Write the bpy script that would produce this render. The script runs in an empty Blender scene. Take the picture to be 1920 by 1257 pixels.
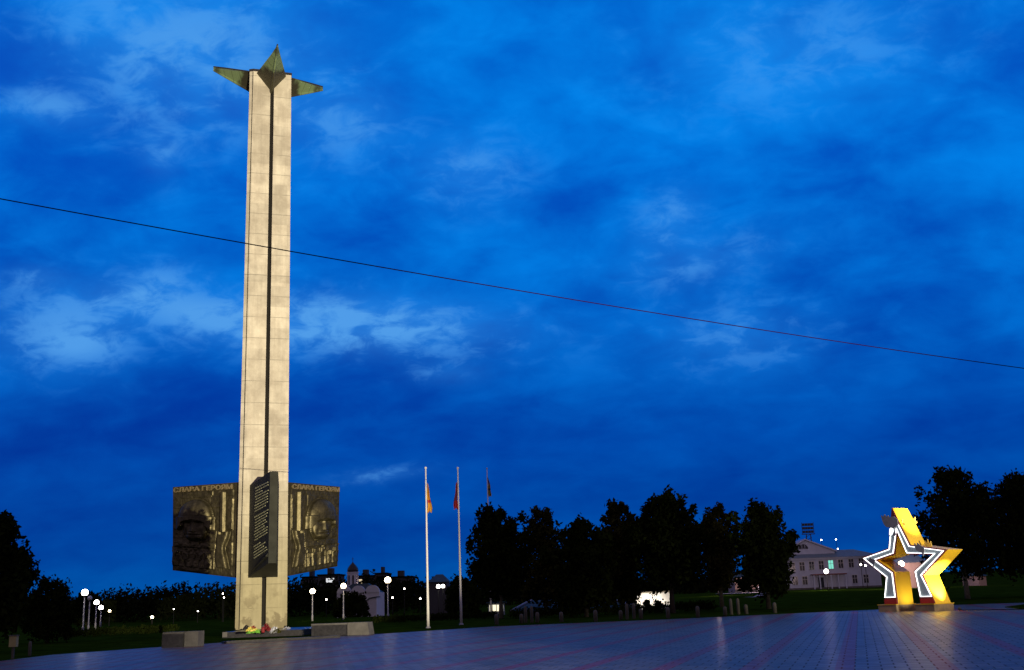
import bpy, bmesh, math, random
import numpy as np
from mathutils import Vector, Matrix, geometry, noise
from math import sin, cos, pi, radians, atan2, hypot, exp, sqrt
C = bpy.context.scene.collection
SC = bpy.context.scene

# ------------------------------------------------------------------ camera
EYE, FPX = 1.6, 2080.0
TH, RO = math.atan(490 / 2080.0), radians(2.0)
_f = Vector((0, cos(TH), sin(TH)))
_r0, _u0 = Vector((1, 0, 0)), Vector((0, -sin(TH), cos(TH)))
_r = cos(RO) * _r0 - sin(RO) * _u0
_u = sin(RO) * _r0 + cos(RO) * _u0
CAM = Vector((0, 0, EYE))
cd = bpy.data.cameras.new('camera')
cd.sensor_width = 36.0
cd.lens = 36.0 * FPX / 1920.0
cd.clip_end = 5000
cam = bpy.data.objects.new('camera', cd)
cam.matrix_world = Matrix(((_r.x, _u.x, -_f.x, 0), (_r.y, _u.y, -_f.y, 0), (_r.z, _u.z, -_f.z, EYE), (0, 0, 0, 1)))
C.objects.link(cam)
SC.camera = cam


def ray(x, y):                       # world direction seen at a point of the 1920 x 1257 photograph
    return _r * ((x - 960) / FPX) - _u * ((y - 628.5) / FPX) + _f


def gp(x, y, z=0.0):                 # where that direction meets the height z
    v = ray(x, y)
    return CAM + v * ((z - EYE) / v.z)


def at(x, y, Y):                     # where it reaches the distance Y
    v = ray(x, y)
    return CAM + v * (Y / v.y)


# ------------------------------------------------------------------ node helpers
class NT:
    def __init__(s, nt):
        s.t = nt

    def n(s, typ, **k):
        nd = s.t.nodes.new(typ)
        for a, b in k.items():
            setattr(nd, a, b)
        return nd

    def l(s, a, b):
        s.t.links.new(a, b)

    def put(s, v, sock):
        if hasattr(v, 'links'):
            s.l(v, sock)
        else:
            sock.default_value = v

    def m(s, op, a, b=0.0, c=0.0, clamp=False):
        nd = s.n('ShaderNodeMath', operation=op, use_clamp=clamp)
        for i, v in enumerate((a, b, c)):
            s.put(v, nd.inputs[i])
        return nd.outputs[0]

    def dot(s, a, vec):
        nd = s.n('ShaderNodeVectorMath', operation='DOT_PRODUCT')
        s.put(a, nd.inputs[0])
        nd.inputs[1].default_value = vec
        return nd.outputs['Value']

    def mix(s, f, a, b, blend='MIX'):
        nd = s.n('ShaderNodeMix', data_type='RGBA', blend_type=blend)
        s.put(f, nd.inputs[0])
        for v, sk in ((a, nd.inputs[6]), (b, nd.inputs[7])):
            if isinstance(v, (tuple, list)):
                v = (*v[:3], 1)
            s.put(v, sk)
        return nd.outputs[2]

    def noise(s, vec, scale, detail=4, rough=.55, dist=0.0):
        nd = s.n('ShaderNodeTexNoise')
        if vec is not None:
            s.l(vec, nd.inputs['Vector'])
        nd.inputs['Scale'].default_value = scale
        nd.inputs['Detail'].default_value = detail
        nd.inputs['Roughness'].default_value = rough
        nd.inputs['Distortion'].default_value = dist
        return nd.outputs[0]

    def ramp(s, f, stops, interp='LINEAR'):
        nd = s.n('ShaderNodeValToRGB')
        cr = nd.color_ramp
        cr.interpolation = interp
        while len(cr.elements) < len(stops):
            cr.elements.new(.5)
        for e, (p, c) in zip(cr.elements, stops):
            e.position = p
            e.color = (*c, 1) if len(c) == 3 else c
        s.put(f, nd.inputs[0])
        return nd.outputs[0]

    def sstep(s, v, lo, hi):
        nd = s.n('ShaderNodeMapRange', interpolation_type='SMOOTHSTEP')
        s.put(v, nd.inputs[0])
        nd.inputs[1].default_value = lo
        nd.inputs[2].default_value = hi
        return nd.outputs[0]


# ------------------------------------------------------------------ sky (dusk, broken cloud)
world = bpy.data.worlds.new('World')
SC.world = world
world.use_nodes = True
w = NT(world.node_tree)
world.node_tree.nodes.clear()
tc = w.n('ShaderNodeTexCoord')
DIR = tc.outputs['Generated']
sp = w.n('ShaderNodeSeparateXYZ')
w.l(DIR, sp.inputs[0])
base = w.ramp(sp.outputs['Z'], [(0.0, (.000, .100, .42)), (.04, (.000, .072, .39)), (.13, (.000, .076, .45)), (.24, (.000, .132, .62)),
                                 (.36, (.0, .185, .76)), (.55, (.0, .200, .78)), (1.0, (.0, .200, .78))])
zz = w.m('ADD', sp.outputs['Z'], .62)
pv = w.n('ShaderNodeVectorMath', operation='DIVIDE')
w.l(DIR, pv.inputs[0])
cb = w.n('ShaderNodeCombineXYZ')
for i in range(3):
    w.l(zz, cb.inputs[i])
w.l(cb.outputs[0], pv.inputs[1])
mp = w.n('ShaderNodeMapping')
mp.inputs['Rotation'].default_value = (0, 0, radians(24))
mp.inputs['Scale'].default_value = (1.0, 1.25, 1.6)
w.l(pv.outputs[0], mp.inputs[0])
P = mp.outputs[0]
n1 = w.noise(P, 5.2, 3, .50, .30)
n2 = w.noise(P, 12.0, 4, .55, .40)
n3 = w.noise(P, 30.0, 6, .62, .5)


def blob(x, y, sx, sy, tilt=0.0):    # soft patch of cloud in a direction of the sky, sizes in photo pixels
    v = ray(x, y)
    d = v.normalized()
    a = radians(tilt)
    e1, e2 = _r * cos(a) + _u * sin(a), _u * cos(a) - _r * sin(a)
    k = FPX / v.length
    p = w.m('MULTIPLY', w.m('SUBTRACT', w.dot(DIR, e1), e1.dot(d)), k / sx)
    q = w.m('MULTIPLY', w.m('SUBTRACT', w.dot(DIR, e2), e2.dot(d)), k / sy)
    r2 = w.m('ADD', w.m('MULTIPLY', p, p), w.m('MULTIPLY', q, q))
    front = w.m('GREATER_THAN', w.dot(DIR, d), 0.0)
    return w.m('MULTIPLY', w.m('EXPONENT', w.m('MULTIPLY', r2, -1.0)), front)


def total(bl):
    t = None
    for (k, *b) in bl:
        g = w.m('MULTIPLY', blob(*b), k)
        t = g if t is None else w.m('ADD', t, g)
    return t


# broad light and dark areas of the cloud sheet
lo = total([(.75, 250, 790, 330, 75, 8), (.7, 650, 720, 160, 60, 20), (.55, 1050, 360, 170, 75, -8), (.35, 150, 320, 120, 90), (.5, 640, 1010, 260, 45),
            (.5, 1800, 800, 200, 50, 18), (.35, 980, 820, 200, 60), (.30, 1250, 170, 140, 60), (.45, 200, 960, 300, 60), (.4, 1500, 950, 350, 60),
            (.5, 1900, 40, 140, 120), (.45, 30, 90, 90, 80), (.35, 1650, 330, 150, 60), (.35, 620, 560, 70, 60)])
hi = total([(1.1, 690, 612, 230, 46, -2), (.5, 560, 600, 120, 40), (.8, 380, 590, 100, 34, -8), (.75, 120, 610, 90, 60), (.7, 280, 540, 70, 32, 15), (.8, 360, 100, 190, 110), (.45, 650, 230, 90, 60),
            (.45, 880, 320, 90, 60), (.35, 1380, 630, 130, 60), (.5, 1250, 410, 60, 40, 30), (.4, 1310, 490, 120, 40, 10), (.55, 90, 200, 60, 26),
            (.5, 300, 285, 30, 36), (.35, 1500, 90, 200, 90), (.35, 840, 700, 70, 22), (.45, 720, 890, 70, 12, 5), (.5, 150, 650, 60, 26), (.4, 60, 520, 40, 18)])
shade = w.m('ADD', w.m('MULTIPLY', w.m('SUBTRACT', n1, .5), 1.9), w.m('MULTIPLY', w.m('SUBTRACT', n2, .5), 1.5))
shade = w.m('ADD', shade, w.m('MULTIPLY', w.m('SUBTRACT', n3, .5), .40))
shade = w.m('MULTIPLY', shade, w.m('MULTIPLY_ADD', w.sstep(sp.outputs['Z'], .04, .26), .50, .42))
shade = w.m('SUBTRACT', shade, w.m('MULTIPLY', lo, .62))
shade = w.m('ADD', shade, w.m('MULTIPLY', hi, .35))
fac = w.sstep(shade, -.85, .75)
darkc = w.mix(1.0, base, (.0, .40, .66), 'MULTIPLY')
lightc = w.mix(1.0, base, (1.0, 1.36, 1.16), 'MULTIPLY')
sky = w.mix(fac, darkc, lightc)
wis = w.m('ADD', w.m('MULTIPLY', n3, .5), w.m('MULTIPLY', n2, .5))
hi1 = w.m('MINIMUM', hi, 1.0)
# crisp torn wisps where the thin bright cloud lies
wm = w.m('MULTIPLY', w.sstep(w.m('ADD', wis, w.m('MULTIPLY', hi1, .13)), .50, .66), w.m('POWER', hi1, .8))
wm = w.m('ADD', w.m('MULTIPLY', wm, .72), w.m('MULTIPLY', hi1, .22))
sky = w.mix(wm, sky, (.085, .345, .82))
# the ground half of the sphere stays dark
sky = w.mix(w.sstep(sp.outputs['Z'], -.06, -.005), (.0, .008, .03), sky)
# mauve glow added to the unseen sky behind the camera, evens the plaza light
night = w.sstep(sp.outputs['Y'], -.05, .70)
sky = w.mix(night, w.mix(w.sstep(sp.outputs['Z'], -.05, .0), (.006, .006, .008), (.175, .130, .185)), sky)
# unseen sky overhead dimmed and greyed to take blue light off the ground
sky = w.mix(w.sstep(sp.outputs['Z'], .50, .85), sky, (.115, .105, .20))
nish = w.n('ShaderNodeTexSky', sky_type='NISHITA', sun_disc=False, sun_elevation=radians(-5), sun_rotation=radians(250))
bg1, bg2 = w.n('ShaderNodeBackground'), w.n('ShaderNodeBackground')
w.l(sky, bg1.inputs[0])
bg1.inputs[1].default_value = 1.0
w.l(nish.outputs[0], bg2.inputs[0])
bg2.inputs[1].default_value = .06
ad = w.n('ShaderNodeAddShader')
w.l(bg1.outputs[0], ad.inputs[0])
w.l(bg2.outputs[0], ad.inputs[1])
wo = w.n('ShaderNodeOutputWorld')
w.l(ad.outputs[0], wo.inputs[0])

SC.view_settings.view_transform = 'Standard'
SC.view_settings.look = 'None'
SC.view_settings.exposure = 0.0
SC.view_settings.gamma = 1.0
SC.render.engine = 'CYCLES'
SC.cycles.use_denoising = True
SC.cycles.max_bounces = 5
SC.cycles.sample_clamp_indirect = 4.0

# ------------------------------------------------------------------ materials
MATS = {}


def mat(name, col, rough=.7, var=.25, scale=3.0, metal=0.0, bump=0.0, bscale=20.0, spec=.5, emit=None, estr=0.0):
    m = bpy.data.materials.new(name)
    m.use_nodes = True
    t = NT(m.node_tree)
    b = m.node_tree.nodes['Principled BSDF']
    g = t.n('ShaderNodeTexCoord').outputs['Object']
    n = t.noise(g, scale, 5, .6)
    dk = tuple(c * (1 - var) for c in col)
    lt = tuple(min(1, c * (1 + var)) for c in col)
    t.l(t.ramp(n, [(.3, dk), (.7, lt)]), b.inputs['Base Color'])
    b.inputs['Roughness'].default_value = rough
    b.inputs['Metallic'].default_value = metal
    b.inputs['Specular IOR Level'].default_value = spec
    if bump:
        bp = t.n('ShaderNodeBump')
        bp.inputs['Strength'].default_value = bump
        bp.inputs['Distance'].default_value = .05
        t.l(t.noise(g, bscale, 5, .6), bp.inputs['Height'])
        t.l(bp.outputs[0], b.inputs['Normal'])
    if emit:
        b.inputs['Emission Color'].default_value = (*emit, 1)
        b.inputs['Emission Strength'].default_value = estr
    MATS[name] = m
    return m


M_grass = mat('grass', (.020, .045, .004), 1.0, .5, .6, bump=.8, bscale=8, spec=.0)
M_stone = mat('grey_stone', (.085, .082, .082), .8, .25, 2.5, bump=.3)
M_darkgranite = mat('dark_granite', (.030, .030, .034), .28, .4, 9)
M_textplate = mat('dark_bronze_plate', (.026, .028, .023), .75, .35, 1.5, spec=.2)
M_gilt = mat('gilt', (.30, .31, .17), .4, .2, 4)
M_brass = mat('worn_bronze_letters', (.26, .21, .12), .5, .2, 4, metal=.3)
M_black = mat('shadow_gap', (.006, .005, .004), .9, .3)  # near-black paints the shade inside the grooves and corner recess
M_pole = mat('white_pole', (.72, .72, .72), .4, .12, 2)
M_lamppole = mat('grey_lamp_pole', (.40, .40, .44), .5, .06, 2)
M_trunk = mat('bark', (.075, .062, .045), .95, .4, 5, bump=.6)
M_litbark = mat('lit_bark', (.18, .17, .12), .9, .4, 5)  # bark lightened to stand for light falling on two trunks
M_leaf = mat('dark_leaves', (.014, .020, .004), .85, .6, .35, spec=.0)
M_leafl = mat('olive_leaves', (.034, .034, .008), .85, .5, .5, spec=.0)
M_leafs = mat('shrub_leaves', (.016, .024, .005), .85, .5, .4, spec=.0)
M_wood = mat('far_leaves', (.012, .016, .006), .9, .5, .1, spec=.0)
M_hill = mat('hill_earth', (.010, .013, .005), .95, .4, .05, spec=.0)
M_white = mat('white_plaster', (.43, .47, .60), .85, .10, .8)
M_lime = mat('limewashed_wall', (.62, .62, .64), .85, .10, .8)
M_pink = mat('pinkish_plaster', (.40, .28, .24), .85, .12, .8)
M_roofb = mat('blue_grey_roof', (.16, .22, .27), .6, .2, 1.5)
M_roofd = mat('dark_roof', (.030, .055, .06), .7, .3, 1.2)
M_block = mat('grey_panel_block', (.060, .060, .065), .9, .3, .2)
M_glass = mat('dark_glass', (.015, .018, .025), .12, .2)
M_frame = mat('window_frame', (.55, .55, .55), .6, .1)
M_lit = mat('lit_pane', (.2, .2, .2), .6, .2, emit=(1.0, .80, .50), estr=.9)
M_litw = mat('lit_pane_white', (.2, .2, .2), .6, .2, emit=(.95, .97, 1.0), estr=.8)
M_litg = mat('lit_pane_green', (.2, .2, .2), .6, .2, emit=(.22, .92, .72), estr=.85)
M_globe = mat('lit_globe', (.8, .8, .8), .4, .0, emit=(1.0, .80, .50), estr=16)
M_globew = mat('lit_globe_white', (.8, .8, .8), .4, .0, emit=(1.0, .90, .82), estr=16)
M_globeo = mat('unlit_globe', (.55, .55, .62), .35, .05)
M_orange = mat('lit_orange', (.4, .3, .2), .4, .0, emit=(1.0, .48, .16), estr=9)
M_star_y = mat('yellow_paint', (.80, .50, .022), .33, .05, 1.5, spec=.5)
M_star_r = mat('maroon_paint', (.12, .010, .010), .5, .15, 2)
M_star_red = mat('red_paint', (.45, .025, .012), .5, .15, 2)
M_panel = mat('backlit_panel', (.24, .30, .33), .5, .12, 1.2, emit=(.80, .92, 1.0), estr=.07)
M_led = mat('led_strip', (.8, .8, .8), .4, .0, emit=(1.0, 1.0, 1.0), estr=3.0)
M_dove = mat('grey_plate', (.22, .23, .27), .5, .2, 3)
M_dovey = mat('gold_plate', (.60, .42, .10), .5, .2, 3)
M_rubber = mat('cable_sheath', (.006, .003, .008), .9, .2, spec=.0)
M_farpole = mat('dark_lamp_post', (.03, .03, .03), .9, .2, spec=.0)
M_plinth = mat('brown_stone', (.30, .22, .13), .6, .35, 2.0, bump=.3)
M_post = mat('concrete_post', (.11, .10, .08), .85, .3, 4)
M_postbox = mat('ochre_box', (.42, .38, .16), .7, .2, 4)
M_hous = mat('lamp_housing', (.05, .05, .05), .5, .2)
M_carw = mat('white_car_paint', (.55, .53, .5), .3, .05)
M_tyre = mat('tyre', (.02, .02, .02), .9, .2)
M_path = mat('footpath', (.30, .26, .27), .85, .2, 1.0, bump=.2)
M_petal_r = mat('red_petals', (.16, .006, .012), .7, .4, 12)
M_petal_y = mat('yellow_petals', (.62, .52, .12), .7, .3, 12)
M_petal_g = mat('green_leaves', (.16, .42, .05), .7, .4, 12)
M_petal_w = mat('white_ribbon', (.42, .44, .52), .6, .15, 12)


def concrete():
    m = bpy.data.materials.new('floodlit_concrete')
    m.use_nodes = True
    t = NT(m.node_tree)
    b = m.node_tree.nodes['Principled BSDF']
    g = t.n('ShaderNodeTexCoord').outputs['Object']
    s = t.n('ShaderNodeSeparateXYZ')
    t.l(g, s.inputs[0])
    Z = s.outputs['Z']
    # casting lifts about 1.33 m tall, each of its own tone, dark joint line
    k = t.m('DIVIDE', t.m('ADD', Z, .55), 1.33)
    fl = t.m('FLOOR', k)
    fr = t.m('FRACT', k)
    wn = t.n('ShaderNodeTexWhiteNoise', noise_dimensions='2D')
    cc = t.n('ShaderNodeCombineXYZ')
    t.l(fl, cc.inputs[0])
    t.l(t.m('FLOOR', t.m('MULTIPLY', t.m('ADD', s.outputs['X'], 40.0), .9)), cc.inputs[1])
    t.l(cc.outputs[0], wn.inputs['Vector'])
    tone = t.m('MULTIPLY_ADD', wn.outputs['Value'], .22, .87)
    n1 = t.noise(g, .9, 6, .65)
    st = t.n('ShaderNodeMapping')
    st.inputs['Scale'].default_value = (3.0, 3.0, .25)
    t.l(g, st.inputs[0])
    n2 = t.noise(st.outputs[0], 1.6, 5, .65)     # rain streaks
    n3 = t.noise(g, 9, 4, .6)
    v = t.m('MULTIPLY', tone, t.m('MULTIPLY_ADD', n1, .50, .72))
    v = t.m('MULTIPLY', v, t.m('MULTIPLY_ADD', n2, .55, .72))
    v = t.m('MULTIPLY', v, t.m('MULTIPLY_ADD', n3, .10, .95))
    jo = t.m('MULTIPLY', t.m('LESS_THAN', t.m('ABSOLUTE', t.m('SUBTRACT', fr, .5)), .018), t.sstep(n1, .35, .55))
    v = t.m('MULTIPLY', v, t.m('SUBTRACT', 1.0, t.m('MULTIPLY', jo, .36)))
    band = t.m('LESS_THAN', t.m('ABSOLUTE', t.m('SUBTRACT', Z, 21.2)), .25)
    v = t.m('MULTIPLY', v, t.m('SUBTRACT', 1.0, t.m('MULTIPLY', band, .13)))
    # green-brown stain patches low down; broad olive darkening towards the bottom
    low = t.m('MULTIPLY', t.m('SUBTRACT', 1.0, t.sstep(Z, .4, 3.6)), t.sstep(t.noise(g, 1.0, 5, .62), .49, .58))
    lower = t.m('SUBTRACT', 1.0, t.sstep(Z, 1.5, 11.0))
    col = t.mix(t.sstep(n1, .3, .7), (.50, .455, .37), (.64, .60, .50))
    col = t.mix(t.m('MULTIPLY', lower, .95), col, (.33, .30, .18))
    vv = t.n('ShaderNodeVectorMath', operation='SCALE')
    t.l(col, vv.inputs[0])
    t.l(v, vv.inputs['Scale'])
    col = t.mix(t.m('MULTIPLY', low, .85), vv.outputs[0], (.17, .145, .085))
    t.l(col, b.inputs['Base Color'])
    b.inputs['Roughness'].default_value = .85
    bp = t.n('ShaderNodeBump')
    bp.inputs['Strength'].default_value = .25
    bp.inputs['Distance'].default_value = .04
    t.l(t.m('SUBTRACT', n3, t.m('MULTIPLY', jo, .8)), bp.inputs['Height'])
    t.l(bp.outputs[0], b.inputs['Normal'])
    return m


def patina():
    m = bpy.data.materials.new('copper_patina')
    m.use_nodes = True
    t = NT(m.node_tree)
    b = m.node_tree.nodes['Principled BSDF']
    g = t.n('ShaderNodeTexCoord').outputs['Object']
    n1 = t.noise(g, 1.3, 5, .65, .6)
    s = t.n('ShaderNodeSeparateXYZ')
    t.l(g, s.inputs[0])
    r = t.m('MULTIPLY', s.outputs['Y'], -1.0)         # local frame of each arm: -Y runs out to its tip
    k = t.m('ADD', t.m('MULTIPLY', t.m('SUBTRACT', r, 2.1), .55), t.m('MULTIPLY', t.m('ADD', s.outputs['Z'], .5), .62))
    k = t.m('ADD', k, t.m('MULTIPLY', t.m('SUBTRACT', n1, .5), 1.3))
    tip = t.m('MULTIPLY', t.sstep(r, 3.3, 3.7), t.sstep(n1, .40, .5))
    k = t.m('SUBTRACT', t.sstep(k, -.22, .22), t.m('MULTIPLY', tip, .75))
    seam = t.m('LESS_THAN', t.m('FRACT', t.m('MULTIPLY', r, 1.6)), .05)
    col = t.mix(k, (.060, .056, .034), (.24, .34, .17))
    col = t.mix(t.m('MULTIPLY', seam, .6), col, (.04, .035, .02))
    t.l(col, b.inputs['Base Color'])
    b.inputs['Roughness'].default_value = .55
    b.inputs['Metallic'].default_value = .25
    bp = t.n('ShaderNodeBump')
    bp.inputs['Strength'].default_value = .4
    bp.inputs['Distance'].default_value = .05
    t.l(n1, bp.inputs['Height'])
    t.l(bp.outputs[0], b.inputs['Normal'])
    return m


def bronze():
    m = bpy.data.materials.new('relief_bronze')
    m.use_nodes = True
    t = NT(m.node_tree)
    b = m.node_tree.nodes['Principled BSDF']
    g = t.n('ShaderNodeTexCoord').outputs['Object']
    n1 = t.noise(g, 2.2, 6, .7, .4)
    mp_ = t.n('ShaderNodeMapping')
    mp_.inputs['Scale'].default_value = (2.2, 2.2, 1.0)
    t.l(g, mp_.inputs[0])
    n2 = t.noise(mp_.outputs[0], 2.4, 5, .65)
    k = t.m('ADD', t.m('MULTIPLY', n1, .55), t.m('MULTIPLY', n2, .45))
    t.l(t.ramp(k, [(.34, (.045, .041, .023)), (.52, (.10, .088, .048)), (.70, (.19, .165, .092))]), b.inputs['Base Color'])
    b.inputs['Metallic'].default_value = .8
    b.inputs['Roughness'].default_value = .48
    bp = t.n('ShaderNodeBump')
    bp.inputs['Strength'].default_value = .35
    bp.inputs['Distance'].default_value = .05
    t.l(k, bp.inputs['Height'])
    t.l(bp.outputs[0], b.inputs['Normal'])
    return m


VPD = radians(16.55)                                  # bearing of the paving joints


def paving():
    m = bpy.data.materials.new('plaza_paving')
    m.use_nodes = True
    t = NT(m.node_tree)
    b = m.node_tree.nodes['Principled BSDF']
    g = t.n('ShaderNodeTexCoord').outputs['Object']
    mp_ = t.n('ShaderNodeMapping')
    mp_.inputs['Rotation'].default_value = (0, 0, VPD)
    t.l(g, mp_.inputs[0])
    s = t.n('ShaderNodeSeparateXYZ')
    t.l(mp_.outputs[0], s.inputs[0])
    br = t.n('ShaderNodeTexBrick')
    br.offset = .5
    t.l(mp_.outputs[0], br.inputs['Vector'])
    br.inputs['Scale'].default_value = 1.0
    br.inputs['Brick Width'].default_value = .5
    br.inputs['Row Height'].default_value = .5
    br.inputs['Mortar Size'].default_value = .018
    br.inputs['Mortar Smooth'].default_value = .3
    br.inputs['Bias'].default_value = 0.0
    br.inputs['Color1'].default_value = (.27, .232, .205, 1)
    br.inputs['Color2'].default_value = (.145, .126, .115, 1)
    br.inputs['Mortar'].default_value = (.085, .075, .072, 1)
    n1 = t.noise(g, .22, 5, .6)
    n2 = t.noise(g, 2.2, 5, .65)
    xx = t.m('FRACT', t.m('DIVIDE', t.m('ADD', s.outputs['X'], 200 + BAND0), 1.87))
    edge = t.m('ABSOLUTE', t.m('SUBTRACT', xx, .5))
    band = t.m('LESS_THAN', edge, .10)
    bandcol = (.27, .042, .032)
    col = br.outputs['Color']
    col = t.mix(t.m('MULTIPLY', t.sstep(n1, .35, .7), .5), col, (.085, .078, .08))
    col = t.mix(t.m('MULTIPLY', t.sstep(n2, .50, .75), .40), col, (.065, .06, .06))
    col = t.mix(t.m('MULTIPLY', band, .88), col, bandcol)
    t.l(col, b.inputs['Base Color'])
    rg = t.m('ADD', t.m('MULTIPLY', n2, .32), t.m('MULTIPLY', br.outputs['Fac'], .3))
    t.l(t.m('ADD', rg, .17), b.inputs['Roughness'])
    b.inputs['Specular IOR Level'].default_value = .13
    bp = t.n('ShaderNodeBump')
    bp.inputs['Strength'].default_value = .5
    bp.inputs['Distance'].default_value = .02
    h = t.m('SUBTRACT', t.m('MULTIPLY', n2, .6), br.outputs['Fac'])
    t.l(h, bp.inputs['Height'])
    t.l(bp.outputs[0], b.inputs['Normal'])
    return m


def vband(name, stops, axis='Z'):                     # cloth printed in bands
    m = bpy.data.materials.new(name)
    m.use_nodes = True
    t = NT(m.node_tree)
    b = m.node_tree.nodes['Principled BSDF']
    s = t.n('ShaderNodeSeparateXYZ')
    t.l(t.n('ShaderNodeTexCoord').outputs['Object'], s.inputs[0])
    t.l(t.ramp(t.m('DIVIDE', s.outputs[axis], -2.0), stops, 'CONSTANT'), b.inputs['Base Color'])
    b.inputs['Roughness'].default_value = .85
    return m


# ------------------------------------------------------------------ mesh helpers
class MB:
    def __init__(s):
        s.v, s.f, s.sm = [], [], False

    def add(s, vs, fs):
        o = len(s.v)
        s.v += [tuple(v) for v in vs]
        s.f += [tuple(i + o for i in f) for f in fs]
        return s

    def box(s, x0, x1, y0, y1, z0, z1):
        return s.add([(x0, y0, z0), (x1, y0, z0), (x1, y1, z0), (x0, y1, z0), (x0, y0, z1), (x1, y0, z1), (x1, y1, z1), (x0, y1, z1)],
                     [(3, 2, 1, 0), (4, 5, 6, 7), (0, 1, 5, 4), (1, 2, 6, 5), (2, 3, 7, 6), (3, 0, 4, 7)])

    def loft(s, rings, caps=True):
        n = len(rings[0])
        vs = [p for r in rings for p in r]
        fs = []
        for i in range(len(rings) - 1):
            for j in range(n):
                a, b = i * n + j, i * n + (j + 1) % n
                fs.append((a, b, b + n, a + n))
        if caps:
            fs += [tuple(range(n - 1, -1, -1)), tuple(range((len(rings) - 1) * n, len(rings) * n))]
        return s.add(vs, fs)

    def tube(s, pts, rad, n=8):
        pts = [Vector(p) for p in pts]
        if not hasattr(rad, '__len__'):
            rad = [rad] * len(pts)
        rings = []
        for i, p in enumerate(pts):
            d = (pts[min(i + 1, len(pts) - 1)] - pts[max(i - 1, 0)]).normalized()
            a = d.cross(Vector((0, 0, 1)) if abs(d.z) < .9 else Vector((1, 0, 0))).normalized()
            b = d.cross(a)
            rings.append([p + (a * cos(2 * pi * k / n) + b * sin(2 * pi * k / n)) * rad[i] for k in range(n)])
        return s.loft(rings)

    def lathe(s, prof, c=(0, 0, 0), n=16):
        rings = [[(c[0] + r * cos(2 * pi * k / n), c[1] + r * sin(2 * pi * k / n), c[2] + z) for k in range(n)] for r, z in prof]
        return s.loft(rings)

    def prism(s, poly, fn, d0, d1):                   # poly 2D, fn(u, v, d) -> 3D
        n = len(poly)
        tri = geometry.tessellate_polygon([[Vector((p[0], p[1], 0)) for p in poly]])
        vs = [fn(p[0], p[1], d0) for p in poly] + [fn(p[0], p[1], d1) for p in poly]
        fs = [tuple(t) for t in tri] + [tuple(i + n for i in reversed(t)) for t in tri]
        fs += [(i, (i + 1) % n, (i + 1) % n + n, i + n) for i in range(n)]
        return s.add(vs, fs)

    def build(s, name, m, parent=None, smooth=False, loc=None):
        me = bpy.data.meshes.new(name)
        me.from_pydata(s.v, [], s.f)
        me.validate()
        bm = bmesh.new()
        bm.from_mesh(me)
        bmesh.ops.recalc_face_normals(bm, faces=bm.faces)
        bm.to_mesh(me)
        bm.free()
        if smooth:
            me.polygons.foreach_set('use_smooth', [True] * len(me.polygons))
        me.materials.append(m)
        return link(name, me, parent, loc)


def link(name, data, parent=None, loc=None):
    o = bpy.data.objects.new(name, data)
    C.objects.link(o)
    if parent:
        o.parent = parent
    if loc is not None:
        o.location = loc
    return o


def tag(o, label=None, cat=None, group=None, kind=None):
    for k, v in (('label', label), ('category', cat), ('group', group), ('kind', kind)):
        if v:
            o[k] = v
    return o


def thing(name, label, cat, loc=(0, 0, 0), rz=0.0, group=None):
    o = link(name, None, None, loc)
    o.rotation_euler = (0, 0, rz)
    return tag(o, label, cat, group)


def copy_tree(o, parent=None):
    c = o.copy()
    C.objects.link(c)
    c.parent = parent
    for ch in list(o.children):
        copy_tree(ch, c)
    return c


# ------------------------------------------------------------------ terrain and plaza
def sst(x, a, b):
    t = min(1, max(0, (x - a) / (b - a)))
    return t * t * (3 - 2 * t)


def terrain(x, y):
    h = -1.0 * sst(y, 122, 165) * sst(-x, 2, 14) * (1 - sst(y, 215, 300))
    h += .95 * min(1, max(0, (y - 76) / 150)) * sst(x, 6, 30)
    h += 4.0 * sst(y, 255, 420) + 4 * sst(y, 420, 900)
    return h - .012


mb = MB()
xs = [-900, -600, -400, -280, -200] + list(range(-150, 151, 6)) + [200, 280, 400, 600, 900]
ys = [-160, -100, -60] + list(range(-30, 301, 6)) + [330, 370, 420, 500, 650, 900, 1500]
nx = len(xs)
mb.add([(x, y, terrain(x, y)) for y in ys for x in xs],
       [(j * nx + i, j * nx + i + 1, (j + 1) * nx + i + 1, (j + 1) * nx + i) for j in range(len(ys) - 1) for i in range(nx - 1)])
tag(mb.build('ground', M_grass, smooth=True), kind='structure')

_a = gp(1586.5, 1205)                                  # a point on the middle red band
BAND0 = -(_a.x * cos(VPD) - _a.y * sin(VPD)) + 1.87 * .5 - .0
edge = [gp(*p) for p in ((0, 1240), (100, 1228), (310, 1213), (420, 1205), (560, 1196), (700, 1190), (930, 1175), (1280, 1160.5), (1480, 1151), (1645, 1143.5))]
edge += [gp(1760, 1135.5), gp(1905, 1131)]
poly = [(p.x, p.y) for p in edge] + [(60, 60), (60, -60), (-60, -60), (-40, 10), (-25, 30)]
M_pave = paving()
mb = MB().prism(poly, lambda u, v, d: (u, v, d), -.10, 0.004)
tag(mb.build('plaza', M_pave), kind='structure')


# ------------------------------------------------------------------ the monument
OX, OY = -15.2, 66.5
PHI = radians(5.95)
BETA = atan2(-OY, -OX) + PHI                           # bearing of the front fin
ob = thing('war_memorial_obelisk', 'tall floodlit pale concrete obelisk with a three-armed metal star and bronze relief plaques', 'obelisk', (OX, OY, 0), BETA + pi / 2)
M_conc, M_pat, M_bro = concrete(), patina(), bronze()
HT = 35.0


def rot(p, a):
    return (p[0] * cos(a) - p[1] * sin(a), p[0] * sin(a) + p[1] * cos(a))


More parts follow.
